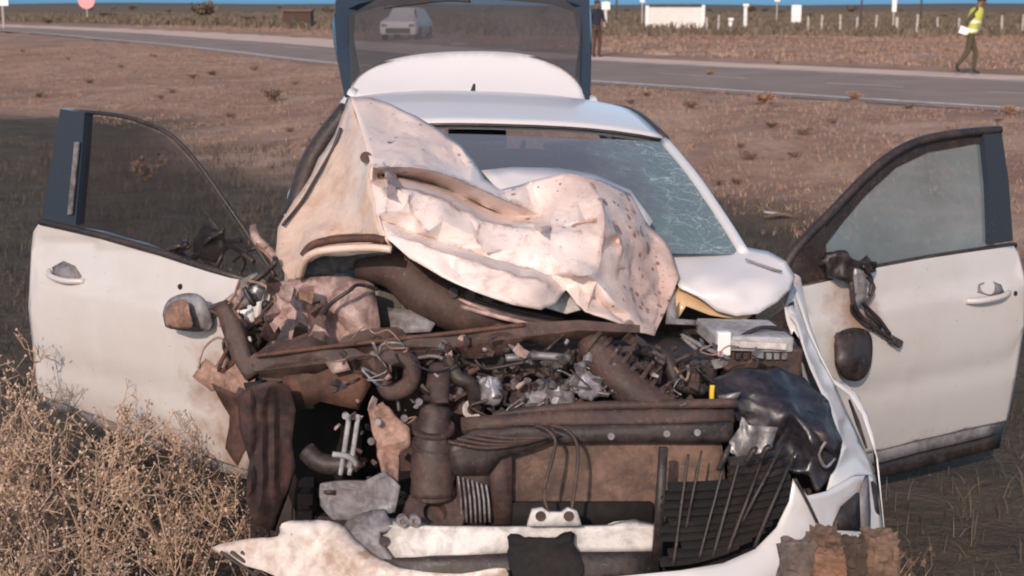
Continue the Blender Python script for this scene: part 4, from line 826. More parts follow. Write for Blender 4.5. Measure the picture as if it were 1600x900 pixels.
sheet('wheel_shade_sheet', [(372, 618, 0.52), (392, 602, 0.50), (425, 596, 0.48), (452, 604, 0.50), (462, 640, 0.52), (456, 690, 0.54), (462, 730, 0.55), (448, 780, 0.56), (430, 830, 0.55), (400, 822, 0.52), (384, 780, 0.50), (390, 720, 0.50), (374, 670, 0.52)], [(392 + 9 * k, yy, 0.485 + .015 * (k % 2) * random.uniform(.3, 1.2) + .008 * k) for k in range(6) for yy in (630, 665, 700, 735, 770)], mat=dusty('maroon_shade', (0.016, 0.010, 0.010, 1), dust=(0.088, 0.040, 0.034, 1), lo=0.4, hi=0.6, amount=0.9, rough=0.75, scale=7), parent=car, sub=2, smooth_it=1, amp=0.006, nscale=11, thick=0.004, sharp=30)  # added sheet; its dark maroon stands for the shade over the wheel
bm = bmesh.new(); add_box(bm, L(0, 0.62, 0.30), (1.1, 0.9, 0.10)); from_bm('undertray', bm, 'void', car)
# torn liner and scraps where the far door hinge was
hs = sheet('torn_liner', [(300, 588, 1.04), (322, 560, 1.05), (338, 572, 1.02), (352, 540, 1.0), (372, 566, 0.94), (400, 590, 0.88), (394, 612, 0.88), (372, 604, 0.92), (366, 632, 0.93), (346, 606, 0.98), (330, 612, 1.02)], mat='torn_brown', parent=car, sub=2, amp=0.022, nscale=13, thick=0.003, ridged=True, sharp=25)
ptube('torn_loop', [(310, 575, 1.03), (318, 545, 1.03), (340, 528, 1.0), (356, 540, 0.96), (350, 575, 0.94)], 0.004, 'primer', hs, 5)
sheet('torn_liner_flap', [(330, 600, 0.98), (372, 618, 0.9), (400, 640, 0.85), (390, 690, 0.85), (372, 728, 0.88), (352, 700, 0.95), (358, 650, 0.95)], mat='rust', parent=hs, sub=2, amp=0.02, nscale=12, thick=0.003, sharp=25)
for pts, mt in (([(366, 462), (378, 436), (400, 426), (416, 440), (408, 470), (380, 480)], 'grey'), ([(374, 486), (396, 480), (398, 512), (384, 522)], 'white'), ([(388, 448), (404, 444), (408, 458), (392, 464)], 'white'), ([(396, 500), (420, 480), (424, 530), (404, 552), (392, 530)], 'black'), ([(352, 470), (376, 450), (380, 480), (360, 490)], 'primer')):
    sheet('hinge_fragment', [(x, y, 0.95) for x, y in pts], mat=mt, parent=car, sub=2, amp=0.012, nscale=20, thick=0.02)
for k in range(34):
    a = (random.uniform(350, 470), random.uniform(430, 560), random.uniform(0.86, 0.98)); pts = [a]
    for _ in range(3): a = (a[0] + random.uniform(-30, 30), a[1] + random.uniform(-30, 40), a[2] + random.uniform(-.03, .03)); pts.append(a)
    ptube('torn_wire', pts, random.uniform(0.004, 0.009), random.choice(['brown', 'torn_brown', 'rust', 'black', 'brown']), car, 6)

# headlamp carcass
hl = sheet('headlamp', [(1108, 596, 0.46), (1150, 574, 0.52), (1210, 572, 0.54), (1258, 588, 0.56), (1290, 630, 0.52), (1316, 690, 0.42), (1304, 736, 0.36), (1280, 768, 0.32), (1262, 742, 0.34), (1216, 738, 0.36), (1196, 716, 0.38), (1210, 686, 0.38), (1165, 664, 0.40), (1122, 640, 0.42)], [(1180, 610, 0.40), (1240, 640, 0.36), (1270, 690, 0.30), (1200, 640, 0.38), (1240, 600, 0.46), (1150, 620, 0.40), (1230, 690, 0.40), (1245, 715, 0.40)], mat='blackgloss', parent=car, sub=5, smooth_it=4, amp=0.02, nscale=9, thick=0.02, ridged=True)
tag(hl, 'smashed black headlamp carcass')
sheet('headlamp_lens', [(1262, 640, 0.42), (1290, 650, 0.42), (1314, 690, 0.38), (1308, 712, 0.34), (1290, 700, 0.33), (1268, 670, 0.35)], [(1290, 676, 0.325)], mat='blackgloss', parent=hl, sub=2, thick=0.008)
sheet('lamp_reflector', [(1122, 618, 0.395), (1158, 612, 0.375), (1152, 622, 0.375), (1126, 627, 0.385)], mat='steel', parent=hl, sub=1, thick=0.004)
ptube('lamp_wire', [(1290, 690, 0.32), (1280, 710, 0.31), (1290, 730, 0.31), (1305, 716, 0.32)], 0.005, 'steel', hl, 6)
fp = sheet('foil_shield', [(1140, 690, 0.28), (1156, 668, 0.28), (1158, 652, 0.28), (1170, 664, 0.27), (1214, 668, 0.28), (1206, 702, 0.26), (1196, 722, 0.26), (1160, 722, 0.26), (1142, 706, 0.27)], mat='steel', parent=car, sub=3, amp=0.022, nscale=18, thick=0.003, ridged=True)

# grille
gr = sheet('grille', [(1020, 880, 0.09), (1032, 700, 0.12), (1044, 700, 0.12), (1034, 880, 0.09)], mat='black', parent=car, sub=1, thick=0.02, smooth_it=0)
tag(gr, 'broken black lattice grille')
def grille_y(px, py): return 0.10 + 0.13 * max(0, (px - 1040) / 200) ** 1.6 + 0.03 * (800 - py) / 100
for k, x in enumerate((1052, 1072, 1092, 1114, 1136, 1158, 1178)):
    k = k * .8; top = 715 - 3 * k + random.uniform(-12, 22); bot = 884 - 6 * k
    sk = 16 + 11 * k + random.uniform(-5, 8)
    if random.random() < .3: bot -= random.uniform(20, 60)
    ptube('grille_bar', [(x + sk, top, grille_y(x + sk, top)), (x + sk * .5, (top + bot) / 2, grille_y(x, 800)), (x, bot, grille_y(x, bot) - .0)], [random.uniform(.003, .005), random.uniform(.004, .006), 0.005], 'black', gr, 6)
for k in range(13):
    y = 722 + k * 13.2 + random.uniform(-1.5, 1.5); xe = float(np.interp(k, [0, 4, 7, 10, 12], [1230, 1237, 1230, 1196, 1155])); ye = y - 16 - k
    x0 = 1140 if k < 3 else 1032 + random.choice([0, 0, 14, 34])
    nodes = [(x0 + (xe - x0) * t, y + (ye - y) * t ** 2 + 3) for t in np.linspace(0, 1, 6)]
    bm = bmesh.new(); prev = None
    for px, py in nodes:
        p = P(px, py, grille_y(px, py)); cur = [bm.verts.new(p + Vector(d_)) for d_ in ((0, 0, .006), (.0, .026, .013), (0, .022, .002), (0, 0, -.006))]
        if prev:
            for q in range(4): bm.faces.new((prev[q], cur[q], cur[(q + 1) % 4], prev[(q + 1) % 4]))
        else: bm.faces.new(cur)
        prev = cur
    bm.faces.new(prev[::-1]); from_bm('grille_slat', bm, random.choice(['black', 'void', 'void']), gr)
for k in (1, 3, 4): ptube('grille_splinter', [(1100 + 22 * k, 740 - 6 * k, 0.13), (1112 + 22 * k, 715 - 4 * k, 0.12), (1120 + 21 * k, 692 + 3 * k, 0.14)], [0.007, 0.01, 0.004], 'black', gr, 5)

# ------------------------------------------------------------------ doors
def door(name, hinge, outer, panel_px, frame_px, glass_px, label):
    h = Vector((hinge[0], hinge[1], 0)); e = Vector((outer[0], outer[1], 0)); t = (e - h).normalized(); n = Vector((t.y, -t.x, 0))
    if n.dot(O_L - h) < 0: n = -n
    zb = on_plane(panel_px[3][0], panel_px[3][1], h, n).z - 0.13
    def zl(q): return zb + 0.045 * (q.y - h.y)
    def mp(p, off=0.0):
        q = on_plane(p[0], p[1], h + n * off, n)
        if off == 0.0: q = on_plane(p[0], p[1], h + n * (0.055 * (1 - ((q.z - 0.66) / 0.36) ** 2) if q.z < 1.02 else 0), n)
        if off == 0.0 and q.z < 1.02: q += n * (0.011 * math.tanh((zl(q) - q.z) / 0.012) - 0.008 * math.exp(-((q.z - zl(q) + .32) / .05) ** 2))
        if len(p) > 2: q += n * p[2]
        return q
    d = sheet(name, panel_px, mapper=lambda p: mp(p), mat='paint_door', parent=car, sub=2, smooth_it=1, step=13, thick=0.045)
    tag(d, label)
    return d, mp, h, n, t
ld, lmp, lh, ln_, lt = door('front_door', (-0.93, 1.25), (-1.76, 1.95), [(62, 347), (150, 366), (250, 393), (330, 420), (370, 436), (408, 442), (402, 560), (396, 640), (392, 735), (335, 716), (260, 688), (160, 652), (62, 616), (54, 560), (48, 480), (45, 390), (52, 362)], None, None, 'white front door swung open above the dry weeds, folded mirror on it')
ld.data.materials[0] = mud_shade(M['paint_door'], lmp((392, 640)), 0.42, sill=0.36)
pl = lambda off: (lambda p: lmp(p, off) if off else lmp(p))
sheet('window_pillar', [(94, 170), (132, 176), (127, 250), (118, 352), (64, 346), (78, 270)], mapper=pl(-0.01), mat='trimblue', parent=ld, sub=0, smooth_it=0, thick=0.04, smooth=False)
sheet('pillar_trim', [(116, 222), (123, 222), (112, 335), (105, 335)], mapper=pl(0.004), mat='alu', parent=ld, sub=0, smooth_it=0, thick=0.006, smooth=False)
bm = bmesh.new(); add_tube(bm, spline([lmp(p, -0.03) for p in ((110, 174), (160, 177), (205, 185), (262, 208), (305, 250), (345, 305), (400, 385), (430, 432))], 5), 0.0075, 8); from_bm('window_frame', bm, 'black', ld, True)
sheet('window_glass', [(128, 182), (160, 183), (205, 191), (258, 212), (300, 254), (340, 310), (392, 388), (404, 428), (250, 394), (120, 360)], mapper=pl(-0.03), mat='glass_left', parent=ld, sub=1, smooth_it=0, thick=0.0)
bm = bmesh.new(); add_tube(bm, [lmp(p, -0.005) for p in ((64, 347), (150, 366), (250, 394), (330, 421), (404, 443))], 0.013, 8); from_bm('window_seal', bm, 'black', ld, True)
sheet('door_lower_reflection', [(62, 617), (160, 653), (260, 689), (335, 717), (392, 736), (392, 748), (330, 734), (250, 704), (160, 668), (66, 632)], mapper=pl(-0.012), mat='grey', parent=ld, sub=1, smooth_it=0, thick=0.04)  # grey strip paints the dark ground's reflection along the lower door
sheet('door_recess_shade', [(78, 418), (96, 408), (114, 416), (126, 434), (108, 442), (88, 438)], mapper=lambda p: lmp(p) + ln_ * 0.002, mat='grey', parent=ld, sub=1, smooth_it=0, thick=0.003)  # flat grey plate; the shading of the handle recess is its colour
bm = bmesh.new(); add_tube(bm, spline([lmp(p) + ln_ * o_ for p, o_ in (((74, 424), .0), ((86, 430), .03), ((110, 437), .032), ((130, 440), .0))], 4), 0.011, 8); from_bm('door_handle', bm, 'paint_door', ld, True)
mr = sheet('door_mirror', [(254, 492, .10), (262, 470, .10), (284, 459, .09), (310, 460, .08), (326, 478, .07), (330, 510, .07), (312, 518, .09), (280, 516, .11), (258, 510, .11)], [(285, 490, .15), (310, 490, .13), (270, 492, .14)], mapper=lambda p: lmp((p[0], p[1]), p[2] + .03), mat='grey', parent=ld, sub=2, smooth_it=8, thick=0.05, rnd=4)
mr.modifiers['thickness'].thickness = 0.06
sheet('mirror_cap', [(256, 494, .155), (266, 474, .155), (290, 468, .15), (296, 490, .165), (300, 512, .15), (276, 514, .155), (258, 508, .15)], [(278, 492, .175)], mapper=lambda p: lmp((p[0], p[1]), p[2] + .024), mat='torn_brown', parent=mr, sub=2, smooth_it=4, thick=0.004, rnd=3)
bm = bmesh.new(); add_tube(bm, [lmp((322, 492), .09), lmp((340, 488), .04)], 0.016, 8); from_bm('mirror_arm', bm, 'black', mr, True)
bm = bmesh.new(); c_ = lmp((278, 449)) + ln_ * 0.003; add_lathe(bm, [(0, 0), (0, .010), (-.006, .011)], c_, ln_, 12); from_bm('door_plug', bm, 'black', ld)
ms = bmesh.new()
for k in range(14):     # tangle of wires and plastic left on the window sill
    a = Vector((random.uniform(270, 400), random.uniform(355, 425))); pts = []
    for _ in range(4): pts.append(lmp((a.x, a.y), -0.06 + random.uniform(-.03, .05))); a += Vector((random.uniform(-28, 28), random.uniform(-16, 22)))
    add_tube(ms, spline(pts, 4), random.uniform(0.004, 0.011), 6)
from_bm('mirror_wiring', ms, 'black', ld, True)
sheet('sill_fragment', [(300, 376), (318, 352), (340, 362), (352, 392), (330, 410), (306, 400)], mapper=pl(-0.05), mat='black', parent=ld, sub=2, amp=0.02, nscale=20, thick=0.02)

rdr, rmp, rh, rn_, rt = door('front_door', (0.93, 1.28), (1.88, 1.72), [(1246, 452), (1300, 440), (1370, 420), (1450, 405), (1530, 393), (1588, 385), (1596, 398), (1600, 440), (1597, 510), (1584, 590), (1571, 657), (1500, 672), (1430, 688), (1368, 704), (1330, 712), (1290, 640), (1262, 560)], None, None, 'white front door swung open with glass intact and broken mirror dangling')
rdr.data.materials[0] = mud_shade(M['paint_door'], rmp((1335, 490)), 0.20, sill=0.16)  # blotch paints the soft shadow of the mirror remains; sill band is dust
pr = lambda off: (lambda p: rmp(p, off) if off else rmp(p))
sheet('window_pillar', [(1536, 200), (1564, 199), (1576, 280), (1583, 376), (1548, 382), (1545, 290)], mapper=pr(-0.01), mat='trimblue', parent=rdr, sub=0, smooth_it=0, thick=0.04, smooth=False)
fr_ = [(1224, 428), (1236, 400), (1268, 362), (1300, 330), (1336, 292), (1372, 258), (1410, 232), (1446, 218), (1500, 208), (1562, 203)]
bm = bmesh.new(); add_tube(bm, spline([rmp(p, -0.02) for p in fr_], 5), 0.0165, 8); from_bm('window_frame', bm, 'black', rdr, True)
sheet('window_frame_inner', [(1446, 222), (1538, 208), (1540, 222), (1450, 238), (1400, 262), (1352, 306), (1318, 346), (1292, 380), (1280, 372), (1304, 340), (1340, 298), (1376, 263), (1412, 237)], mapper=pr(-0.028), mat='black', parent=rdr, sub=0, smooth_it=0, thick=0.02, smooth=False)
sheet('window_glass', [(1290, 425), (1288, 384), (1318, 342), (1352, 302), (1400, 258), (1450, 234), (1510, 222), (1546, 222), (1550, 300), (1552, 384), (1450, 402), (1370, 416)], mapper=pr(-0.035), mat='glass_door', parent=rdr, sub=1, smooth_it=0, thick=0.0)
sheet('window_sail', [(1224, 432), (1240, 402), (1290, 350), (1292, 432), (1296, 442), (1246, 450)], mapper=pr(-0.012), mat='black', parent=rdr, sub=0, smooth_it=0, thick=0.03, smooth=False)
bm = bmesh.new(); add_tube(bm, [rmp(p, -0.004) for p in ((1246, 450), (1300, 438), (1370, 418), (1450, 403), (1530, 391), (1586, 383))], 0.012, 8); from_bm('window_seal', bm, 'black', rdr, True)
sheet('door_lower_reflection', [(1571, 657), (1500, 672), (1430, 688), (1368, 704), (1330, 712), (1336, 728), (1372, 724), (1440, 706), (1510, 690), (1566, 676)], mapper=pr(-0.014), mat='grey', parent=rdr, sub=1, smooth_it=0, thick=0.04)  # painted ground reflection, as on the other door
sheet('door_under_shade', [(1566, 676), (1510, 690), (1440, 706), (1372, 724), (1336, 728), (1340, 752), (1376, 746), (1446, 730), (1514, 712), (1562, 700)], mapper=pr(-0.035), mat='black', parent=rdr, sub=1, smooth_it=0, thick=0.04)  # black strip painting the shade below the door
sheet('door_recess_shade', [(1524, 456), (1530, 444), (1548, 438), (1562, 444), (1566, 458), (1545, 462)], mapper=lambda p: rmp(p) + rn_ * 0.002, mat='grey', parent=rdr, sub=1, smooth_it=0, thick=0.003)  # handle recess shading as a grey plate
bm = bmesh.new(); add_tube(bm, spline([rmp(p) + rn_ * o_ for p, o_ in (((1506, 470), .0), ((1520, 467), .03), ((1550, 461), .032), ((1572, 457), .0))], 4), 0.012, 8); from_bm('door_handle', bm, 'paint_door', rdr, True)
bm = bmesh.new(); add_lathe(bm, [(0, 0), (0, .010), (-.006, .011)], rmp((1583, 458)) + rn_ * .002, rn_, 12); from_bm('door_lock', bm, 'black', rdr)
# what is left of the near mirror
mm = sheet('mirror_mount', [(1288, 408, .03), (1304, 394, .05), (1322, 400, .06), (1340, 408, .06), (1372, 410, .05), (1368, 424, .04), (1348, 428, .05), (1340, 440, .06), (1312, 438, .05), (1296, 430, .03)], mapper=lambda p: rmp((p[0], p[1]), p[2] + .035), mat='black', parent=rdr, sub=3, amp=0.02, nscale=22, thick=0.03, ridged=True)
sheet('mirror_bracket', [(1336, 420, .06), (1350, 424, .07), (1356, 444, .07), (1352, 470, .07), (1340, 478, .06), (1332, 456, .05)], mapper=lambda p: rmp((p[0], p[1]), p[2] + .035), mat='steel', parent=mm, sub=2, amp=0.012, nscale=22, thick=0.015)
for pts, r in (([(1330, 440), (1336, 480), (1356, 505), (1384, 525), (1408, 538)], .009), ([(1352, 430), (1366, 450), (1352, 480), (1366, 500), (1376, 512), (1364, 516)], .006), ([(1345, 470), (1362, 488), (1374, 500), (1390, 522)], .008), ([(1340, 450), (1330, 480), (1344, 500), (1360, 512)], .006), ([(1348, 415), (1362, 436), (1358, 462)], .007)):
    bm = bmesh.new(); add_tube(bm, spline([rmp(p, 0.08 + 0.02 * random.random()) for p in pts], 5), r, 6); from_bm('mirror_cable', bm, 'black', mm, True)
bm = bmesh.new(); add_box(bm, rmp((1398, 533), .09), (.055, .03, .03), Matrix.Rotation(0.5, 3, 'Y')); bevel(from_bm('cable_plug', bm, 'black', mm), .006)
sheet('mirror_shell', [(1303, 540, .05), (1310, 520, .04), (1332, 512, .03), (1354, 516, .04), (1363, 532, .05), (1362, 566, .07), (1352, 588, .08), (1336, 596, .08), (1316, 588, .08), (1304, 564, .07)], [(1334, 550, .13), (1320, 560, .12), (1348, 560, .12)], mapper=lambda p: rmp((p[0], p[1]), p[2] + .035), mat='black', parent=mm, sub=2, smooth_it=10, thick=0.02, rnd=4)

exec_rest = True
# ------------------------------------------------------------------ people
def person(name, label, loc, rz, joints, edges, radii, mats, root, extra):
    """one continuous skinned body; mats: function(center)->material slot"""
    r_ = empty(name, loc, rz); tag(r_, label, 'person')
    me_ = bpy.data.meshes.new('tmp_body'); keys = list(joints); me_.from_pydata([joints[k] for k in keys], [(keys.index(a), keys.index(b)) for a, b in edges], [])
    o = bpy.data.objects.new('tmp_body', me_); COL.objects.link(o)
    o.modifiers.new('skin', 'SKIN'); sk = me_.skin_vertices[0].data
    for i, k in enumerate(keys): rr = radii[k]; sk[i].radius = rr if hasattr(rr, '__len__') else (rr, rr); sk[i].use_root = (k == root)
    sb = o.modifiers.new('sub', 'SUBSURF'); sb.levels = 2; sb.render_levels = 2
    dg = bpy.context.evaluated_depsgraph_get(); ev = o.evaluated_get(dg); m2 = bpy.data.meshes.new_from_object(ev); bpy.data.objects.remove(o)
    m2.name = 'body'; slots = ['skin', 'navy', 'olive', 'brownpants', 'boot']
    b = link('body', m2, slots, r_, True)
    for p in m2.polygons: p.material_index = slots.index(mats(Vector(p.center)))
    extra(r_); return r_
def ellips(bm, c_, r, seg=12, rot=None):
    mt = Matrix.Translation(c_) @ (rot.to_4x4() if rot else Matrix.Identity(4)) @ Matrix.Diagonal((r[0], r[1], r[2], 1)); bmesh.ops.create_uvsphere(bm, u_segments=seg, v_segments=8, radius=1.0, matrix=mt)
HUM_E = [('pel', 'waist'), ('waist', 'chest'), ('chest', 'neck'), ('neck', 'head'), ('head', 'crown'), ('chest', 'shl'), ('shl', 'ell'), ('ell', 'wrl'), ('wrl', 'hal'), ('chest', 'shr'), ('shr', 'elr'), ('elr', 'wrr'), ('wrr', 'har'),
         ('pel', 'hil'), ('hil', 'knl'), ('knl', 'anl'), ('anl', 'tol'), ('pel', 'hir'), ('hir', 'knr'), ('knr', 'anr'), ('anr', 'tor')]
HUM_R = dict(pel=(.15, .11), waist=(.14, .10), chest=(.17, .12), neck=.058, head=(.078, .095), crown=(.07, .085), shl=.062, ell=.045, wrl=.034, hal=(.04, .022), shr=.062, elr=.045, wrr=.034, har=(.04, .022), hil=.088, knl=.062, anl=.046, tol=.042, hir=.088, knr=.062, anr=.046, tor=.042)
# walker in the yellow vest: faces +x (picture right), leaning, mid-stride
pos = ground_at(1517, 117, 0.31)
J = dict(pel=(0, 0, .95), waist=(.03, 0, 1.1), chest=(.09, 0, 1.34), neck=(.14, 0, 1.52), head=(.20, 0, 1.62), crown=(.22, 0, 1.73), shl=(.09, .19, 1.42), ell=(-.06, .25, 1.18), wrl=(.12, .24, 1.02), hal=(.18, .23, .98), shr=(.09, -.19, 1.42), elr=(-.10, -.25, 1.20), wrr=(-.13, -.26, 1.02), har=(-.14, -.26, .95),
         hil=(0, .09, .88), knl=(.14, .10, .50), anl=(.12, .10, .09), tol=(.26, .10, .045), hir=(0, -.09, .88), knr=(-.05, -.10, .50), anr=(-.27, -.10, .20), tor=(-.22, -.10, .07))
def m_w(c_):
    if c_.z < 0.14 or (c_.x < -.16 and c_.z < .24): return 'boot'
    if c_.z < 0.98 and abs(c_.y) < .21: return 'olive'
    if c_.z > 1.5 and abs(c_.y) < .12: return 'skin'
    if c_.z < 1.03 and abs(c_.y) > .2: return 'skin'
    return 'olive'
def ex_w(r_):
    bm = bmesh.new(); secs = [(-.02, 0, .93, .165, .205), (.03, 0, 1.10, .155, .20), (.085, 0, 1.30, .165, .225), (.105, 0, 1.44, .145, .21), (.13, 0, 1.50, .09, .12)]; rings = []
    for x, y, z, a, b_ in secs: rings.append([bm.verts.new((x + a * math.cos(t), y + b_ * math.sin(t), z)) for t in np.linspace(0, 2 * math.pi, 17)[:-1]])
    for a, b_ in zip(rings, rings[1:]):
        for k in range(16): bm.faces.new((a[k], a[(k + 1) % 16], b_[(k + 1) % 16], b_[k]))
    v = from_bm('safety_vest', bm, 'hivis', r_, True)
    for x, z, a, b_ in ((-.005, .99, .168, .210), (.055, 1.18, .166, .216)):
        bm = bmesh.new(); rr = [[bm.verts.new((x + dx + a * math.cos(t), b_ * math.sin(t), z + dz)) for t in np.linspace(0, 2 * math.pi, 17)[:-1]] for dz, dx in ((-.03, -.008), (.03, .01))]
        for k in range(16): bm.faces.new((rr[0][k], rr[0][(k + 1) % 16], rr[1][(k + 1) % 16], rr[1][k]))
        from_bm('reflective_band', bm, 'reflect', v, True)
    bm = bmesh.new(); ellips(bm, (.20, 0, 1.70), (.125, .10, .09)); add_box(bm, (.32, 0, 1.685), (.12, .15, .02)); from_bm('cap', bm, 'navy', r_, True)
    bm = bmesh.new(); ellips(bm, (.295, 0, 1.60), (.025, .016, .022)); from_bm('nose', bm, 'skin', r_, True)
    for s_ in (-1, 1): bm = bmesh.new(); ellips(bm, (.20, s_ * .085, 1.62), (.02, .012, .03)); from_bm('ear', bm, 'skin', r_, True)
    for nm, bx, dz in (('hand', (.18, .23, .98), 1), ('hand', (-.14, -.26, .95), 1)):
        bm = bmesh.new()
        for f in range(5):
            o_ = (f - 2) * .016; ln = (.05, .075, .085, .08, .06)[f]; base = Vector(bx) + Vector((0.01 if f else .03, o_, -.03)); add_tube(bm, [base, base + Vector((.012, 0, -ln * .5)), base + Vector((0.0, 0, -ln))], [.010, .009, .007], 6)
        from_bm(nm, bm, 'skin', r_, True)
person('person', 'person in yellow safety vest and dark cap walking along the road', (pos.x - .06, pos.y, 0.305), math.radians(-12), J, HUM_E, HUM_R, m_w, 'pel', ex_w)
hx = Matrix.Rotation(math.radians(-12), 3, 'Z') @ Vector((-.14, -.26, .93)) + Vector((pos.x - .06, pos.y, .305))
bm = bmesh.new(); add_box(bm, hx + Vector((-.03, -.02, .06)), (.22, .03, .17), Matrix.Rotation(.3, 3, 'Y')); tag(bevel(from_bm('paper_bundle', bm, 'white'), .01), 'white folded papers in the hand of the walker in the vest', 'papers')
# standing person behind the tailgate
pos2 = ground_at(932, 91, 0.26)
J2 = dict(pel=(0, 0, .95), waist=(0, .01, 1.1), chest=(0, .01, 1.34), neck=(0, 0, 1.50), head=(0, -.02, 1.61), crown=(0, -.01, 1.72), shl=(-.19, 0, 1.42), ell=(-.26, .02, 1.17), wrl=(-.22, -.10, 1.0), hal=(-.20, -.14, .95), shr=(.19, 0, 1.42), elr=(.27, 0, 1.18), wrr=(.20, -.17, 1.10), har=(.16, -.22, 1.09),
          hil=(-.09, 0, .88), knl=(-.10, -.02, .50), anl=(-.11, .02, .09), tol=(-.13, -.13, .04), hir=(.09, 0, .88), knr=(.11, -.02, .50), anr=(.12, .03, .09), tor=(.15, -.12, .04))
def m_s(c_):
    if c_.z < 0.13: return 'boot'
    if c_.z > 1.5 and abs(c_.x) < .12: return 'skin'
    if c_.z < 0.99 and abs(c_.x) < .18: return 'brownpants'
    if c_.y < -.13 and c_.z > .8 and c_.z < 1.25: return 'skin'
    return 'navy'
def ex_s(r_):
    bm = bmesh.new(); ellips(bm, (0, -.005, 1.69), (.09, .108, .075)); from_bm('hair', bm, 'boot', r_, True)
    bm = bmesh.new(); ellips(bm, (0, -.125, 1.59), (.016, .025, .022)); from_bm('nose', bm, 'skin', r_, True)
    for s_ in (-1, 1): bm = bmesh.new(); ellips(bm, (s_ * .085, -.01, 1.61), (.012, .02, .03)); from_bm('ear', bm, 'skin', r_, True)
    for bx in ((-.20, -.14, .95), (.16, -.22, 1.09)):
        bm = bmesh.new()
        for f in range(5):
            o_ = (f - 2) * .016; ln = (.05, .075, .085, .08, .06)[f]; base = Vector(bx) + Vector((o_, -.01, -.02)); add_tube(bm, [base, base + Vector((0, -.02, -ln * .5)), base + Vector((0, -.01, -ln))], [.010, .009, .007], 6)
        from_bm('hand', bm, 'skin', r_, True)
person('person', 'person in dark jacket and brown trousers standing behind the raised tailgate', (pos2.x, pos2.y, .25), math.radians(35), J2, HUM_E, HUM_R, m_s, 'pel', ex_s)

# ------------------------------------------------------------------ far things: fence, poles, signs, wall, parked car
fence = empty('wire_fence', ground_at(1400, 53, 0.31).to_tuple()); tag(fence, 'fence of pale thin posts and wire running beyond the road', 'fence')
fo = fence.location.copy(); tops = []
for px, w_ in ((1104, .09), (1122, .09), (1262, .10), (1283, .11), (1312, .11), (1338, .09), (1368, .10), (1400, .15), (1432, .11), (1464, .09), (1497, .09), (1530, .09), (1564, .11), (1597, .10), (1632, .1)):
    g = ground_at(px, 53.5, 0.31); g.z = tz(g.x, g.y); bm = bmesh.new(); hgt = 0.92 + random.uniform(-.08, .08)
    add_box(bm, g - fo + Vector((0, 0, hgt / 2 - .1)), (w_, w_, hgt + .2), Matrix.Rotation(random.uniform(-.05, .05), 3, 'Y')); from_bm('post', bm, 'post', fence); tops.append(g - fo)
for h_ in (.35, .62, .85):
    bm = bmesh.new(); add_tube(bm, [t + Vector((0, -.06, h_)) for t in tops], 0.006, 4); from_bm('wire', bm, 'darkpost', fence)
def pole(name, label, cat, px, ytop, ybase, wpx, mat, board=None, z0=0.31, group=None, bmat='white'):
    """post standing where its foot shows; board = (y0, y1, width px) near the top"""
    g = ground_at(px, ybase, z0); sc = math.hypot(g.y, 1.5) / F; g.z = tz(g.x, g.y)
    r_ = empty(name, g); tag(r_, label, cat, group); top = (ybase - ytop) * sc
    bm = bmesh.new(); add_tube(bm, [(0, 0, -.2), (0, 0, top)], wpx * sc / 2, 8); from_bm('post', bm, mat, r_)
    if board:
        y0, y1, wp = board; bm = bmesh.new(); zc = (ybase - (y0 + y1) / 2) * sc
        add_box(bm, (0, -wpx * sc / 2 - .03, zc), (wp * sc, .05, (y1 - y0) * sc)); bevel(from_bm('board', bm, bmat, r_), .01)
    return r_, sc
pole('sign_post', 'white square sign board on a thin post beyond the road', 'sign', 1243, 10, 44, 3, 'post', (11, 37, 15))
pole('marker_post', 'tall white post to the right of the low white wall', 'post', 1164, 8, 48, 6, 'white', (8, 12, 9))
pole('marker_post', 'short white post beside the low white wall', 'post', 1141, 30, 49, 6.5, 'white', (30, 34, 8))
pole('sign_post', 'tall white plate on a pole above the fence', 'sign', 1395, -6, 50, 2.5, 'post', (-4, 21, 7))
pole('utility_pole', 'dark thin pole left of the tall white plate', 'pole', 1345, -40, 40, 2.6, 'darkpost', (-36, -33, 16), bmat='darkpost')
pole('utility_pole', 'dark thin pole right of the tall white plate', 'pole', 1438, -40, 40, 2.6, 'darkpost', (-36, -33, 16), bmat='darkpost')
pole('sign_post', 'small white plate on a pole against the sky above the white wall end', 'sign', 1213, -4, 40, 2, 'post', (-3, 6, 8))
pole('sign_post', 'small white plate on a pole behind the person in dark jacket', 'sign', 1003, -4, 42, 2, 'post', (-3, 6, 7))
pole('marker_post', 'pale board with a white top beside the person in dark jacket', 'post', 946, 5, 47, 5, 'wallpaint', (6, 18, 13))
pole('utility_pole', 'dark thin pole by the raised tailgate', 'pole', 963, -30, 40, 3, 'darkpost', (-26, -23, 16), bmat='darkpost')
pole('sign_post', 'large white sign board at the far left edge', 'sign', 6, -12, 44, 3, 'post', (-10, 10, 20))
# round pink road sign
g = ground_at(137, 34, 0.31); g.z = tz(g.x, g.y); sc = g.y / F; r_ = empty('road_sign', g); tag(r_, 'round pink road sign on a thin pole against the sky', 'sign')
bm = bmesh.new(); add_tube(bm, [(0, 0, -.2), (0, 0, 36 * sc)], .05, 8); from_bm('post', bm, 'post', r_)
bm = bmesh.new(); add_lathe(bm, [(0, 0), (0, 13 * sc), (-.05, 13 * sc), (-.05, 0)], (0, -.08, 31 * sc), (0, -1, 0), 24); from_bm('sign_disc', bm, 'pinksign', r_)
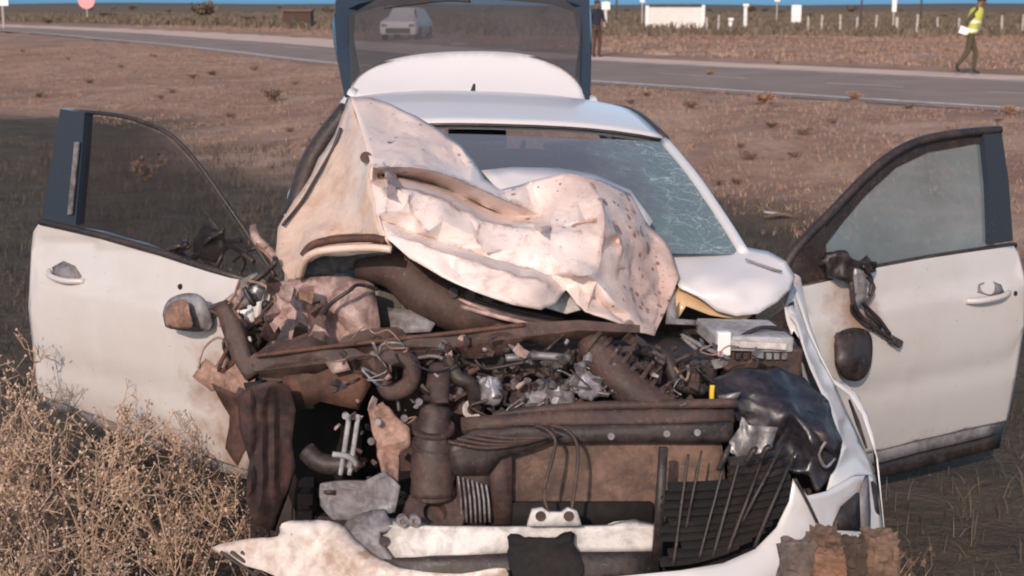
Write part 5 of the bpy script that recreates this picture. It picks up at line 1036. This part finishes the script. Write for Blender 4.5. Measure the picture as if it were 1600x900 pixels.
# low white wall
g = ground_at(1054, 48, 0.31); g.z = tz(g.x, g.y); sc = g.y / F; r_ = empty('white_wall', g); tag(r_, 'low whitewashed wall with end pillars and dark coping beyond the road', 'wall')
bm = bmesh.new(); add_box(bm, (0, 0, 16.5 * sc - .1), (84 * sc, .3, 33 * sc + .2)); from_bm('wall', bm, 'wallpaint', r_)
for s_, hh in ((-43, 35), (43, 36)):
    bm = bmesh.new(); add_box(bm, (s_ * sc, -.02, hh * sc / 2 - .1), (5 * sc, .4, hh * sc + .2)); bevel(from_bm('pillar', bm, 'white', r_), .02)
bm = bmesh.new(); add_box(bm, (0, 0, 35.2 * sc), (80.5 * sc, .44, 4 * sc)); from_bm('coping', bm, 'darkpost', r_)
# brown shed
g = ground_at(467, 43, 0.31); g.z = tz(g.x, g.y); sc = g.y / F; r_ = empty('shed', g); tag(r_, 'low dark brown shed beyond the road left of the tailgate', 'shed')
bm = bmesh.new(); add_box(bm, (0, 0, 12 * sc - .1), (42 * sc, 1.6, 24 * sc + .2)); from_bm('wall', bm, 'brownpants', r_)
bm = bmesh.new(); add_box(bm, (0, 0, 25.2 * sc), (46 * sc, 1.9, 2.4 * sc), Matrix.Rotation(.03, 3, 'X')); from_bm('roof', bm, 'shrub_brown', r_)
bm = bmesh.new(); add_box(bm, (-6 * sc, -.81, 8.5 * sc), (8 * sc, .06, 17 * sc)); from_bm('door', bm, 'darkpost', r_)
# parked white car seen through the tailgate glass
g = ground_at(622, 63, 0.31); r_ = empty('parked_car', (g.x, g.y, tz(g.x, g.y)), math.radians(-8)); tag(r_, 'white car parked on the far road, seen through the tailgate glass', 'car')
prof = [(-.84, .25), (-.86, .55), (-.82, .82), (-.74, .92), (-.60, 1.36), (-.5, 1.43), (.5, 1.43), (.60, 1.36), (.74, .92), (.82, .82), (.86, .55), (.84, .25)]
bm = bmesh.new(); rings = []
for y, k, zt in ((0, .93, .80), (.12, 1.0, .86), (.75, 1.0, .98), (1.35, 1.0, 1.43), (2.2, 1.0, 1.45), (3.2, 1.0, 1.35), (3.75, .98, .95), (4.0, .9, .75)):
    rings.append([bm.verts.new((x * k, y, min(z, zt))) for x, z in prof])
for a, b in zip(rings, rings[1:]):
    for k in range(len(prof)): bm.faces.new((a[k], a[(k + 1) % len(prof)], b[(k + 1) % len(prof)], b[k]))
bm.faces.new(rings[0]); bm.faces.new(rings[-1][::-1]); bevel(from_bm('body', bm, 'paint', r_, True), .03)
bm = bmesh.new(); bm.faces.new([bm.verts.new(p) for p in ((-.68, .79, .985), (.68, .79, .985), (.55, 1.32, 1.40), (-.55, 1.32, 1.40))]); from_bm('windscreen', bm, 'blackgloss', r_)
bm = bmesh.new(); add_box(bm, (0, -.02, .42), (1.1, .05, .22)); from_bm('grille', bm, 'black', r_)
for s_ in (-1, 1):
    bm = bmesh.new(); add_box(bm, (s_ * .62, -.0, .66), (.26, .07, .12)); bevel(from_bm('headlight', bm, 'alu', r_), .02)
    for y in (.75, 3.2): bm = bmesh.new(); add_lathe(bm, [(-.1, 0), (-.1, .3), (.1, .3), (.1, 0)], (s_ * .76, y, .30), (1, 0, 0), 20); from_bm('wheel', bm, 'rubber', r_)

# ------------------------------------------------------------------ vegetation
def blades(name, pts, hmin, hmax, wd, nb, lean, mat, seg=1, seed=1):
    """grass: every blade a thin bent strip, all as one ground cover"""
    rg = np.random.default_rng(seed); n = len(pts) * nb
    base = np.repeat(pts, nb, 0) + np.concatenate([rg.normal(0, .035, (n, 2)) * (1 + hmax), np.zeros((n, 1))], 1)
    an = rg.uniform(0, 2 * np.pi, n); hgt = rg.uniform(hmin, hmax, n); ln_a = rg.uniform(0.1, lean, n) * hgt; d = np.stack([np.cos(an), np.sin(an), 0 * an], 1)
    ta = an + np.pi / 2 + rg.normal(0, .6, n); side = np.stack([np.cos(ta), np.sin(ta), 0 * an], 1) * (wd * rg.uniform(.6, 1.3, n))[:, None] / 2
    up = np.array([0, 0, 1.])
    v0 = base - side; v1 = base + side; mid = base + d * (ln_a * .35)[:, None] + up * (hgt * .6)[:, None]
    m0 = mid - side * .8; m1 = mid + side * .8; tip = base + d * ln_a[:, None] + up * hgt[:, None]
    V = np.stack([v0, v1, m1, m0, tip], 1).reshape(-1, 3); k = np.arange(n)[:, None] * 5
    quad = k + np.array([0, 1, 2, 3]); tri = k + np.array([3, 2, 4])
    me_ = bpy.data.meshes.new(name); me_.vertices.add(len(V)); me_.vertices.foreach_set('co', V.astype(np.float32).ravel())
    loops = np.concatenate([quad, tri], 1).ravel(); me_.loops.add(len(loops)); me_.loops.foreach_set('vertex_index', loops.astype(np.int32))
    me_.polygons.add(2 * n); st = (np.arange(n)[:, None] * 7 + np.array([0, 4])).ravel(); me_.polygons.foreach_set('loop_start', st.astype(np.int32)); me_.polygons.foreach_set('loop_total', np.tile([4, 3], n).astype(np.int32))
    me_.update(calc_edges=True); o = link(name, me_, mat); o['kind'] = 'stuff'; return o
def scatter(n, xr, yr, cond, seed):
    rg = np.random.default_rng(seed); x = rg.uniform(*xr, n); y = yr[0] + (yr[1] - yr[0]) * rg.uniform(0, 1, n) ** 1.3
    k = np.abs(x) < 0.40 * y + 3.0; x, y = x[k], y[k]
    s = road_s(x, y); k = cond(x, y, s); x, y, s = x[k], y[k], s[k]; return np.stack([x, y, terrain(x, y) - .01], 1)
def clump(x, y): return np.sin(x * 1.9 + 2 * np.sin(y * .7)) * np.sin(y * 1.5 + 1.7 * np.sin(x * .8))
def off_car(x, y):
    xl = (x - CX) * CY_ + (y - CY) * SY_; yl = -(x - CX) * SY_ + (y - CY) * CY_; return ~((np.abs(xl) < .98) & (yl > -.15) & (yl < 4.1))
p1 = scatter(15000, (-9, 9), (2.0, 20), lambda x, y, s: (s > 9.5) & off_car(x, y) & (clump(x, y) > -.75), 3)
tag(blades('ditch_grass', p1, .03, .13, .006, 6, 1.3, 'grass_ditch_shaded', seed=4), 'low grass in the dip round the car, shade put into its dark colour', 'grass')
p2 = scatter(110000, (-30, 22), (8, 62), lambda x, y, s: (s > 0.15) & (s < 10.6) & (clump(x, y) > -.6), 5)
tag(blades('veld_grass', p2, .02, .075, .010, 4, 1.6, 'grass_dry', seed=6), 'short dry pinkish grass between the dip and the road', 'grass')
p3 = scatter(70000, (-60, 50), (28, 110), lambda x, y, s: (s < -11.5) & (s > -50), 7)
tag(blades('far_grass', p3, .04, .15, .03, 4, 1.5, 'grass_dry', seed=8), 'dry grass beyond the far shoulder', 'grass')

p4 = scatter(60000, (-110, 110), (70, 240), lambda x, y, s: (s < -16) & (np.hypot(x, y) > 72) & (clump(x * .3, y * .3) > -.5), 9)
tag(blades('far_scrub', p4, .12, .55, .11, 3, .9, 'shrub_olive', seed=10), 'olive brown low scrub covering the plain beyond the fence', 'scrub')
def make_bush(name, r, h, nst, leaf, mats, seed, spread=1.0, leaves=500, flat=0.0):
    """small shrub: twigs as one part, many leaf faces spread through the crown as another"""
    rd_ = random.Random(seed); bm = bmesh.new(); bl_ = bmesh.new(); tips = []
    for _ in range(nst):
        an = rd_.uniform(0, 2 * math.pi); rr = r * rd_.uniform(.3, 1) * spread; hh = h * rd_.uniform(.55, 1.05)
        p0 = Vector((rd_.uniform(-.08, .08) * r, rd_.uniform(-.08, .08) * r, -.04)); p2_ = Vector((rr * math.cos(an), rr * math.sin(an), hh)); p1_ = p0.lerp(p2_, .5) + Vector((0, 0, h * .12)) + Vector((rd_.uniform(-.1, .1), rd_.uniform(-.1, .1), 0)) * r
        q = spline([p0, p1_, p2_], 3); add_tube(bm, q, [.012 * h * (1 - .7 * i / len(q)) + .001 for i in range(len(q))], 4, False); tips += q[2:]
        for _ in range(4):
            s_ = rd_.choice(q[2:]); e = s_ + Vector((rd_.uniform(-1, 1), rd_.uniform(-1, 1), rd_.uniform(.1, 1))) * h * .28; add_tube(bm, [s_, e], [.005 * h, .002 * h], 3, False); tips += [e, s_.lerp(e, .6)]
    for _ in range(leaves):
        c_ = rd_.choice(tips) + Vector((rd_.gauss(0, 1), rd_.gauss(0, 1), rd_.gauss(0, .8))) * h * .07
        if c_.z < .01: c_.z = .01 + rd_.random() * .05
        s_ = leaf * rd_.uniform(.5, 1.4); R3 = Matrix.Rotation(rd_.uniform(0, 6.3), 3, 'Z') @ Matrix.Rotation(rd_.uniform(-1.3, 1.3), 3, 'X')
        vs2 = [bl_.verts.new(c_ + R3 @ Vector(v) * s_) for v in ((-.35, 0, -.5), (.35, 0, -.45), (.28, .1, .3), (0, .05, .7), (-.3, -.1, .25))]; bl_.faces.new(vs2)
    root = empty(name, (0, 0, 0)); from_bm('twigs', bm, mats[0], root); from_bm('leaves', bl_, mats[1], root)['kind'] = 'stuff'; return root
def copy_tree(o):
    c_ = o.copy(); COL.objects.link(c_)
    for ch in list(o.children):
        k = ch.copy(); COL.objects.link(k); k.parent = c_
    return c_
dark_b = [make_bush('dry_shrub', .22, .22, 16, .035, ('stem_weed', 'shrub_brown'), 20 + k, leaves=420) for k in range(3)]
oran_b = [make_bush('dry_shrub', .40, .42, 22, .055, ('stem_weed', 'shrub_orange'), 40 + k, leaves=650) for k in range(2)]
oliv_b = [make_bush('scrub_bush', 1.2, 1.0, 26, .20, ('stem_weed', 'shrub_olive'), 60 + k, leaves=700) for k in range(3)]
used = set()
def plant(src, px, py, sc, label, group=None, z0=None):
    z0 = .31 if z0 is None else z0; g = ground_at(px, py, z0); g.z = tz(g.x, g.y); g = ground_at(px, py, g.z); g.z = tz(g.x, g.y)
    o = src if src.name not in used else copy_tree(src); used.add(src.name)
    o.location = g; o.scale = (sc, sc, sc * (1 if sc > .9 else .7)); o.rotation_euler = (0, 0, random.uniform(0, 6.28)); tag(o, label, 'shrub', group); return o
plant(oran_b[0], 1194, 163, .55, 'larger orange-tan dry tuft in front of the road edge line')
plant(oran_b[1], 1336, 157, .42, 'small round orange tuft on the road edge, right of the larger tuft')
plant(dark_b[0], 425, 166, 1.0, 'dark brown clump standing alone on the pale veld at left', z0=.2)
plant(dark_b[1], 230, 280, 1.0, 'dark tuft seen through the window of the left open door', z0=.05)
spots = [(300, 122), (105, 92), (270, 148), (360, 185), (455, 215), (505, 205), (330, 118), (395, 112), (460, 128), (35, 82), (1155, 245), (1170, 262), (1240, 255), (1080, 170), (1300, 190), (1150, 295), (1120, 300), (1420, 170), (1560, 190), (1210, 172), (190, 105), (140, 135), (250, 155), (60, 152), (1205, 200), (1010, 150), (1255, 210), (985, 165)]
for k, (px, py) in enumerate(spots):
    plant(dark_b[k % 3], px, py, random.uniform(.3, .7), 'small dark tuft on the dry veld ' + ('left of the car, behind the left door' if px < 700 else 'right of the car, before the road'), 'small tufts on the veld ' + ('at left' if px < 700 else 'at right'), z0=.25)
for k, (px, py) in enumerate([(400, 108), (240, 90), (1110, 118), (1100, 82), (1130, 60), (1310, 80), (1480, 84), (560, 120), (1215, 100), (1580, 180)]):
    plant(oran_b[k % 2], px, py, random.uniform(.25, .5), 'small tan dry tuft near the road ' + ('left of the tailgate' if px < 700 else 'right of the tailgate'), 'tan tufts near the road ' + ('at left' if px < 700 else 'at right'), z0=.28)
plant(oliv_b[0], 318, 28, 1.6, 'dark brown bush rising above the horizon at left', z0=.3)
for k in range(44):
    px = random.uniform(0, 1600); py = 13 + 24 * random.random() ** 1.5
    if 1000 < px < 1105 and py > 25: continue
    plant(oliv_b[k % 3], px, py, random.uniform(.6, 1.3) * (1.0 if py < 24 else .6), 'olive brown scrub bush on the far plain ' + ('left of the raised tailgate' if px < 730 else 'right of the raised tailgate'), 'far scrub bushes ' + ('at left' if px < 730 else 'at right'), z0=.3)

# dry weeds in the left foreground
def make_weed(h, nst, seed, spread=.55):
    rd_ = random.Random(seed); bm = bmesh.new(); bs = bmesh.new(); bf = bmesh.new(); tips = []
    for _ in range(nst):
        an = rd_.uniform(0, 6.283); rr = h * spread * rd_.uniform(.2, 1.1); hh = h * rd_.uniform(.6, 1.05)
        p0 = Vector((rd_.gauss(0, .03), rd_.gauss(0, .03), -.05)); p2_ = Vector((rr * math.cos(an), rr * math.sin(an), hh)); p1_ = p0.lerp(p2_, .55) + Vector((rd_.gauss(0, .03), rd_.gauss(0, .03), .08 * h))
        q = spline([p0, p1_, p2_], 5); add_tube(bm, q, [.0042 * (1 - .6 * i / len(q)) for i in range(len(q))], 4, False)
        for _ in range(11):
            k = rd_.randrange(3, len(q)); s_ = q[k]; L_ = h * rd_.uniform(.08, .26); dv = Vector((rd_.gauss(0, 1), rd_.gauss(0, 1), rd_.uniform(.1, 1.3))).normalized()
            mid = s_ + dv * L_ * .5 + Vector((0, 0, -.01)); e = s_ + dv * L_ + Vector((0, 0, L_ * .25)); add_tube(bm, [s_, mid, e], [.0026, .0020, .0014], 3, False); tips += [e, mid]
            for _ in range(3):
                dv2 = Vector((rd_.gauss(0, 1), rd_.gauss(0, 1), rd_.gauss(.3, .8))).normalized(); e2 = mid.lerp(e, rd_.random()) ; e3 = e2 + dv2 * L_ * .5; add_tube(bm, [e2, e3], [.0015, .0009], 3, False); tips += [e3]
    for t in tips:
        if rd_.random() < .5:
            r_s = rd_.uniform(.0022, .0058); bmesh.ops.create_icosphere(bs, subdivisions=1, radius=r_s, matrix=Matrix.Translation(t) @ Matrix.Diagonal((1, 1, rd_.uniform(.8, 1.5), 1)))
        for _ in range(rd_.randrange(0, 2)):
            c_ = t + Vector((rd_.gauss(0, 1), rd_.gauss(0, 1), rd_.gauss(0, 1))) * .022; s_ = rd_.uniform(.007, .017); R3 = Matrix.Rotation(rd_.uniform(0, 6.3), 3, 'Z') @ Matrix.Rotation(rd_.uniform(-1.4, 1.4), 3, 'X')
            bf.faces.new([bf.verts.new(c_ + R3 @ Vector(v) * s_) for v in ((-.25, 0, -.5), (.25, 0, -.5), (.3, .1, .3), (0, 0, .8), (-.28, -.1, .3))])
    root = empty('dry_weed', (0, 0, 0)); from_bm('stems', bm, 'stem_weed', root); from_bm('seed_heads', bs, 'seed_weed', root)['kind'] = 'stuff'; from_bm('leaves', bf, 'leaf_weed', root)['kind'] = 'stuff'; return root
weeds = [make_weed(.55, 12, 100 + k, .6) for k in range(4)]
wsp = [(-1.62, 4.35, 1.05, 'dry tan weed at the bottom left corner'), (-1.30, 4.25, .95, 'dry tan weed second from the bottom left corner'), (-1.55, 4.75, 1.1, 'seeding dry weed in front of the left door edge'), (-1.02, 4.30, .72, 'low dry weed beside the torn bumper skin'), (-1.18, 4.72, .82, 'thin dry weed below the middle of the left door'), (-1.88, 5.2, .95, 'dry weed at the left edge by the door corner'), (-0.85, 4.55, .62, 'thin dry weed in front of the exposed wheel'), (-1.42, 3.95, .8, 'nearest dry weed at the bottom of the picture'), (-1.75, 4.0, .9, 'dense dry weed against the left edge of the picture'), (-1.05, 3.9, .62, 'short dry weed left of the torn bumper skin')]
for k, (x, y, s_, lb_) in enumerate(wsp):
    o = weeds[k] if k < 4 else copy_tree(weeds[k % 4]); o.location = (x, y, tz(x, y)); o.scale = (s_, s_, s_ * random.uniform(.85, 1.05)); o.rotation_euler = (0, 0, random.uniform(0, 6.28)); tag(o, lb_, 'weed', 'dry weeds in the left foreground')
# ------------------------------------------------------------------ debris
ds = make_bush('dead_shrub', .085, .33, 16, .016, ('stem_weed', 'dead_leaf'), 82, leaves=700); ds.location = (1.02, 3.84, tz(1.02, 3.84)); tag(ds, 'dead brown shrub beside the near bumper corner', 'shrub')
hp = empty('debris_heap', (.86, 3.66, 0)); tag(hp, 'heap of brown earth and broken mud-caked pieces before the bumper corner', 'debris')
heap = bmesh.new(); bmesh.ops.create_icosphere(heap, subdivisions=5, radius=1.0)
for v in heap.verts: v.co = Vector((v.co.x * .24, v.co.y * .13, max(v.co.z, -.1) * .36)) * (1 + .25 * noise.noise(v.co * 3) + .12 * noise.noise(v.co * 9))
from_bm('mound', heap, 'clod', hp)
def chunk(px0, py0, px1, py1, d, dep, mat, seed):
    a = Vector(((px0 - 800) / F * d * 1.03, 0, 0)); b = Vector(((px1 - 800) / F * d * 1.03, 0, 0)); zz = lambda py: CAM_H - d * math.tan(PITCH + math.atan((py - 450) / F))
    z0, z1 = zz(py1), zz(py0); bm = bmesh.new(); add_box(bm, (0, 0, 0), (1, 1, 1)); bmesh.ops.subdivide_edges(bm, edges=bm.edges[:], cuts=7, use_grid_fill=True)
    for v in bm.verts:
        q = v.co * 2.3 + Vector((seed, 0, 0)); k = 1 + .35 * noise.noise(q) + .22 * noise.noise(q * 2.7)
        v.co = Vector((v.co.x * (b.x - a.x) * k + (a.x + b.x) / 2 - .86, v.co.y * dep * k + d - 3.66, v.co.z * (z1 - z0) * k + (z0 + z1) / 2))
    from_bm('fragment', bm, mat, hp)
for k, (x0, y0, x1, y1, d, dep, mt) in enumerate(((1232, 846, 1284, 905, 3.56, .06, 'clod_grey'), (1276, 830, 1320, 866, 3.60, .07, 'clod'), (1284, 862, 1328, 905, 3.53, .06, 'clod_orange'), (1326, 844, 1362, 905, 3.60, .06, 'clod_dark'), (1362, 836, 1414, 900, 3.62, .07, 'clod'), (1300, 846, 1345, 880, 3.58, .05, 'clod_dark'))): chunk(x0, y0, x1, y1, d, dep, mt, k * 3.7)
g = ground_at(1222, 328, .1); g.z = tz(g.x, g.y)
bm = bmesh.new(); add_tube(bm, [g + Vector((-.16, 0, .03)), g + Vector((0, .03, .05)), g + Vector((.17, -.02, .02))], [.012, .02, .01], 6); tag(from_bm('stick', bm, 'wood', None, True), 'dark broken stick lying on the veld left of the right open door', 'stick')
bm = bmesh.new(); add_box(bm, g + Vector((-.04, .10, .05)), (.2, .06, .015), Matrix.Rotation(.1, 3, 'Y')); tag(bevel(from_bm('plastic_shard', bm, 'lining'), .004), 'pale plastic shard beside the dark stick', 'shard')

# no part deeper than thing > part > sub-part
def depth(o):
    n = 0
    while o.parent: o = o.parent; n += 1
    return n
for o in list(bpy.data.objects):
    while depth(o) > 2: o.parent = o.parent.parent
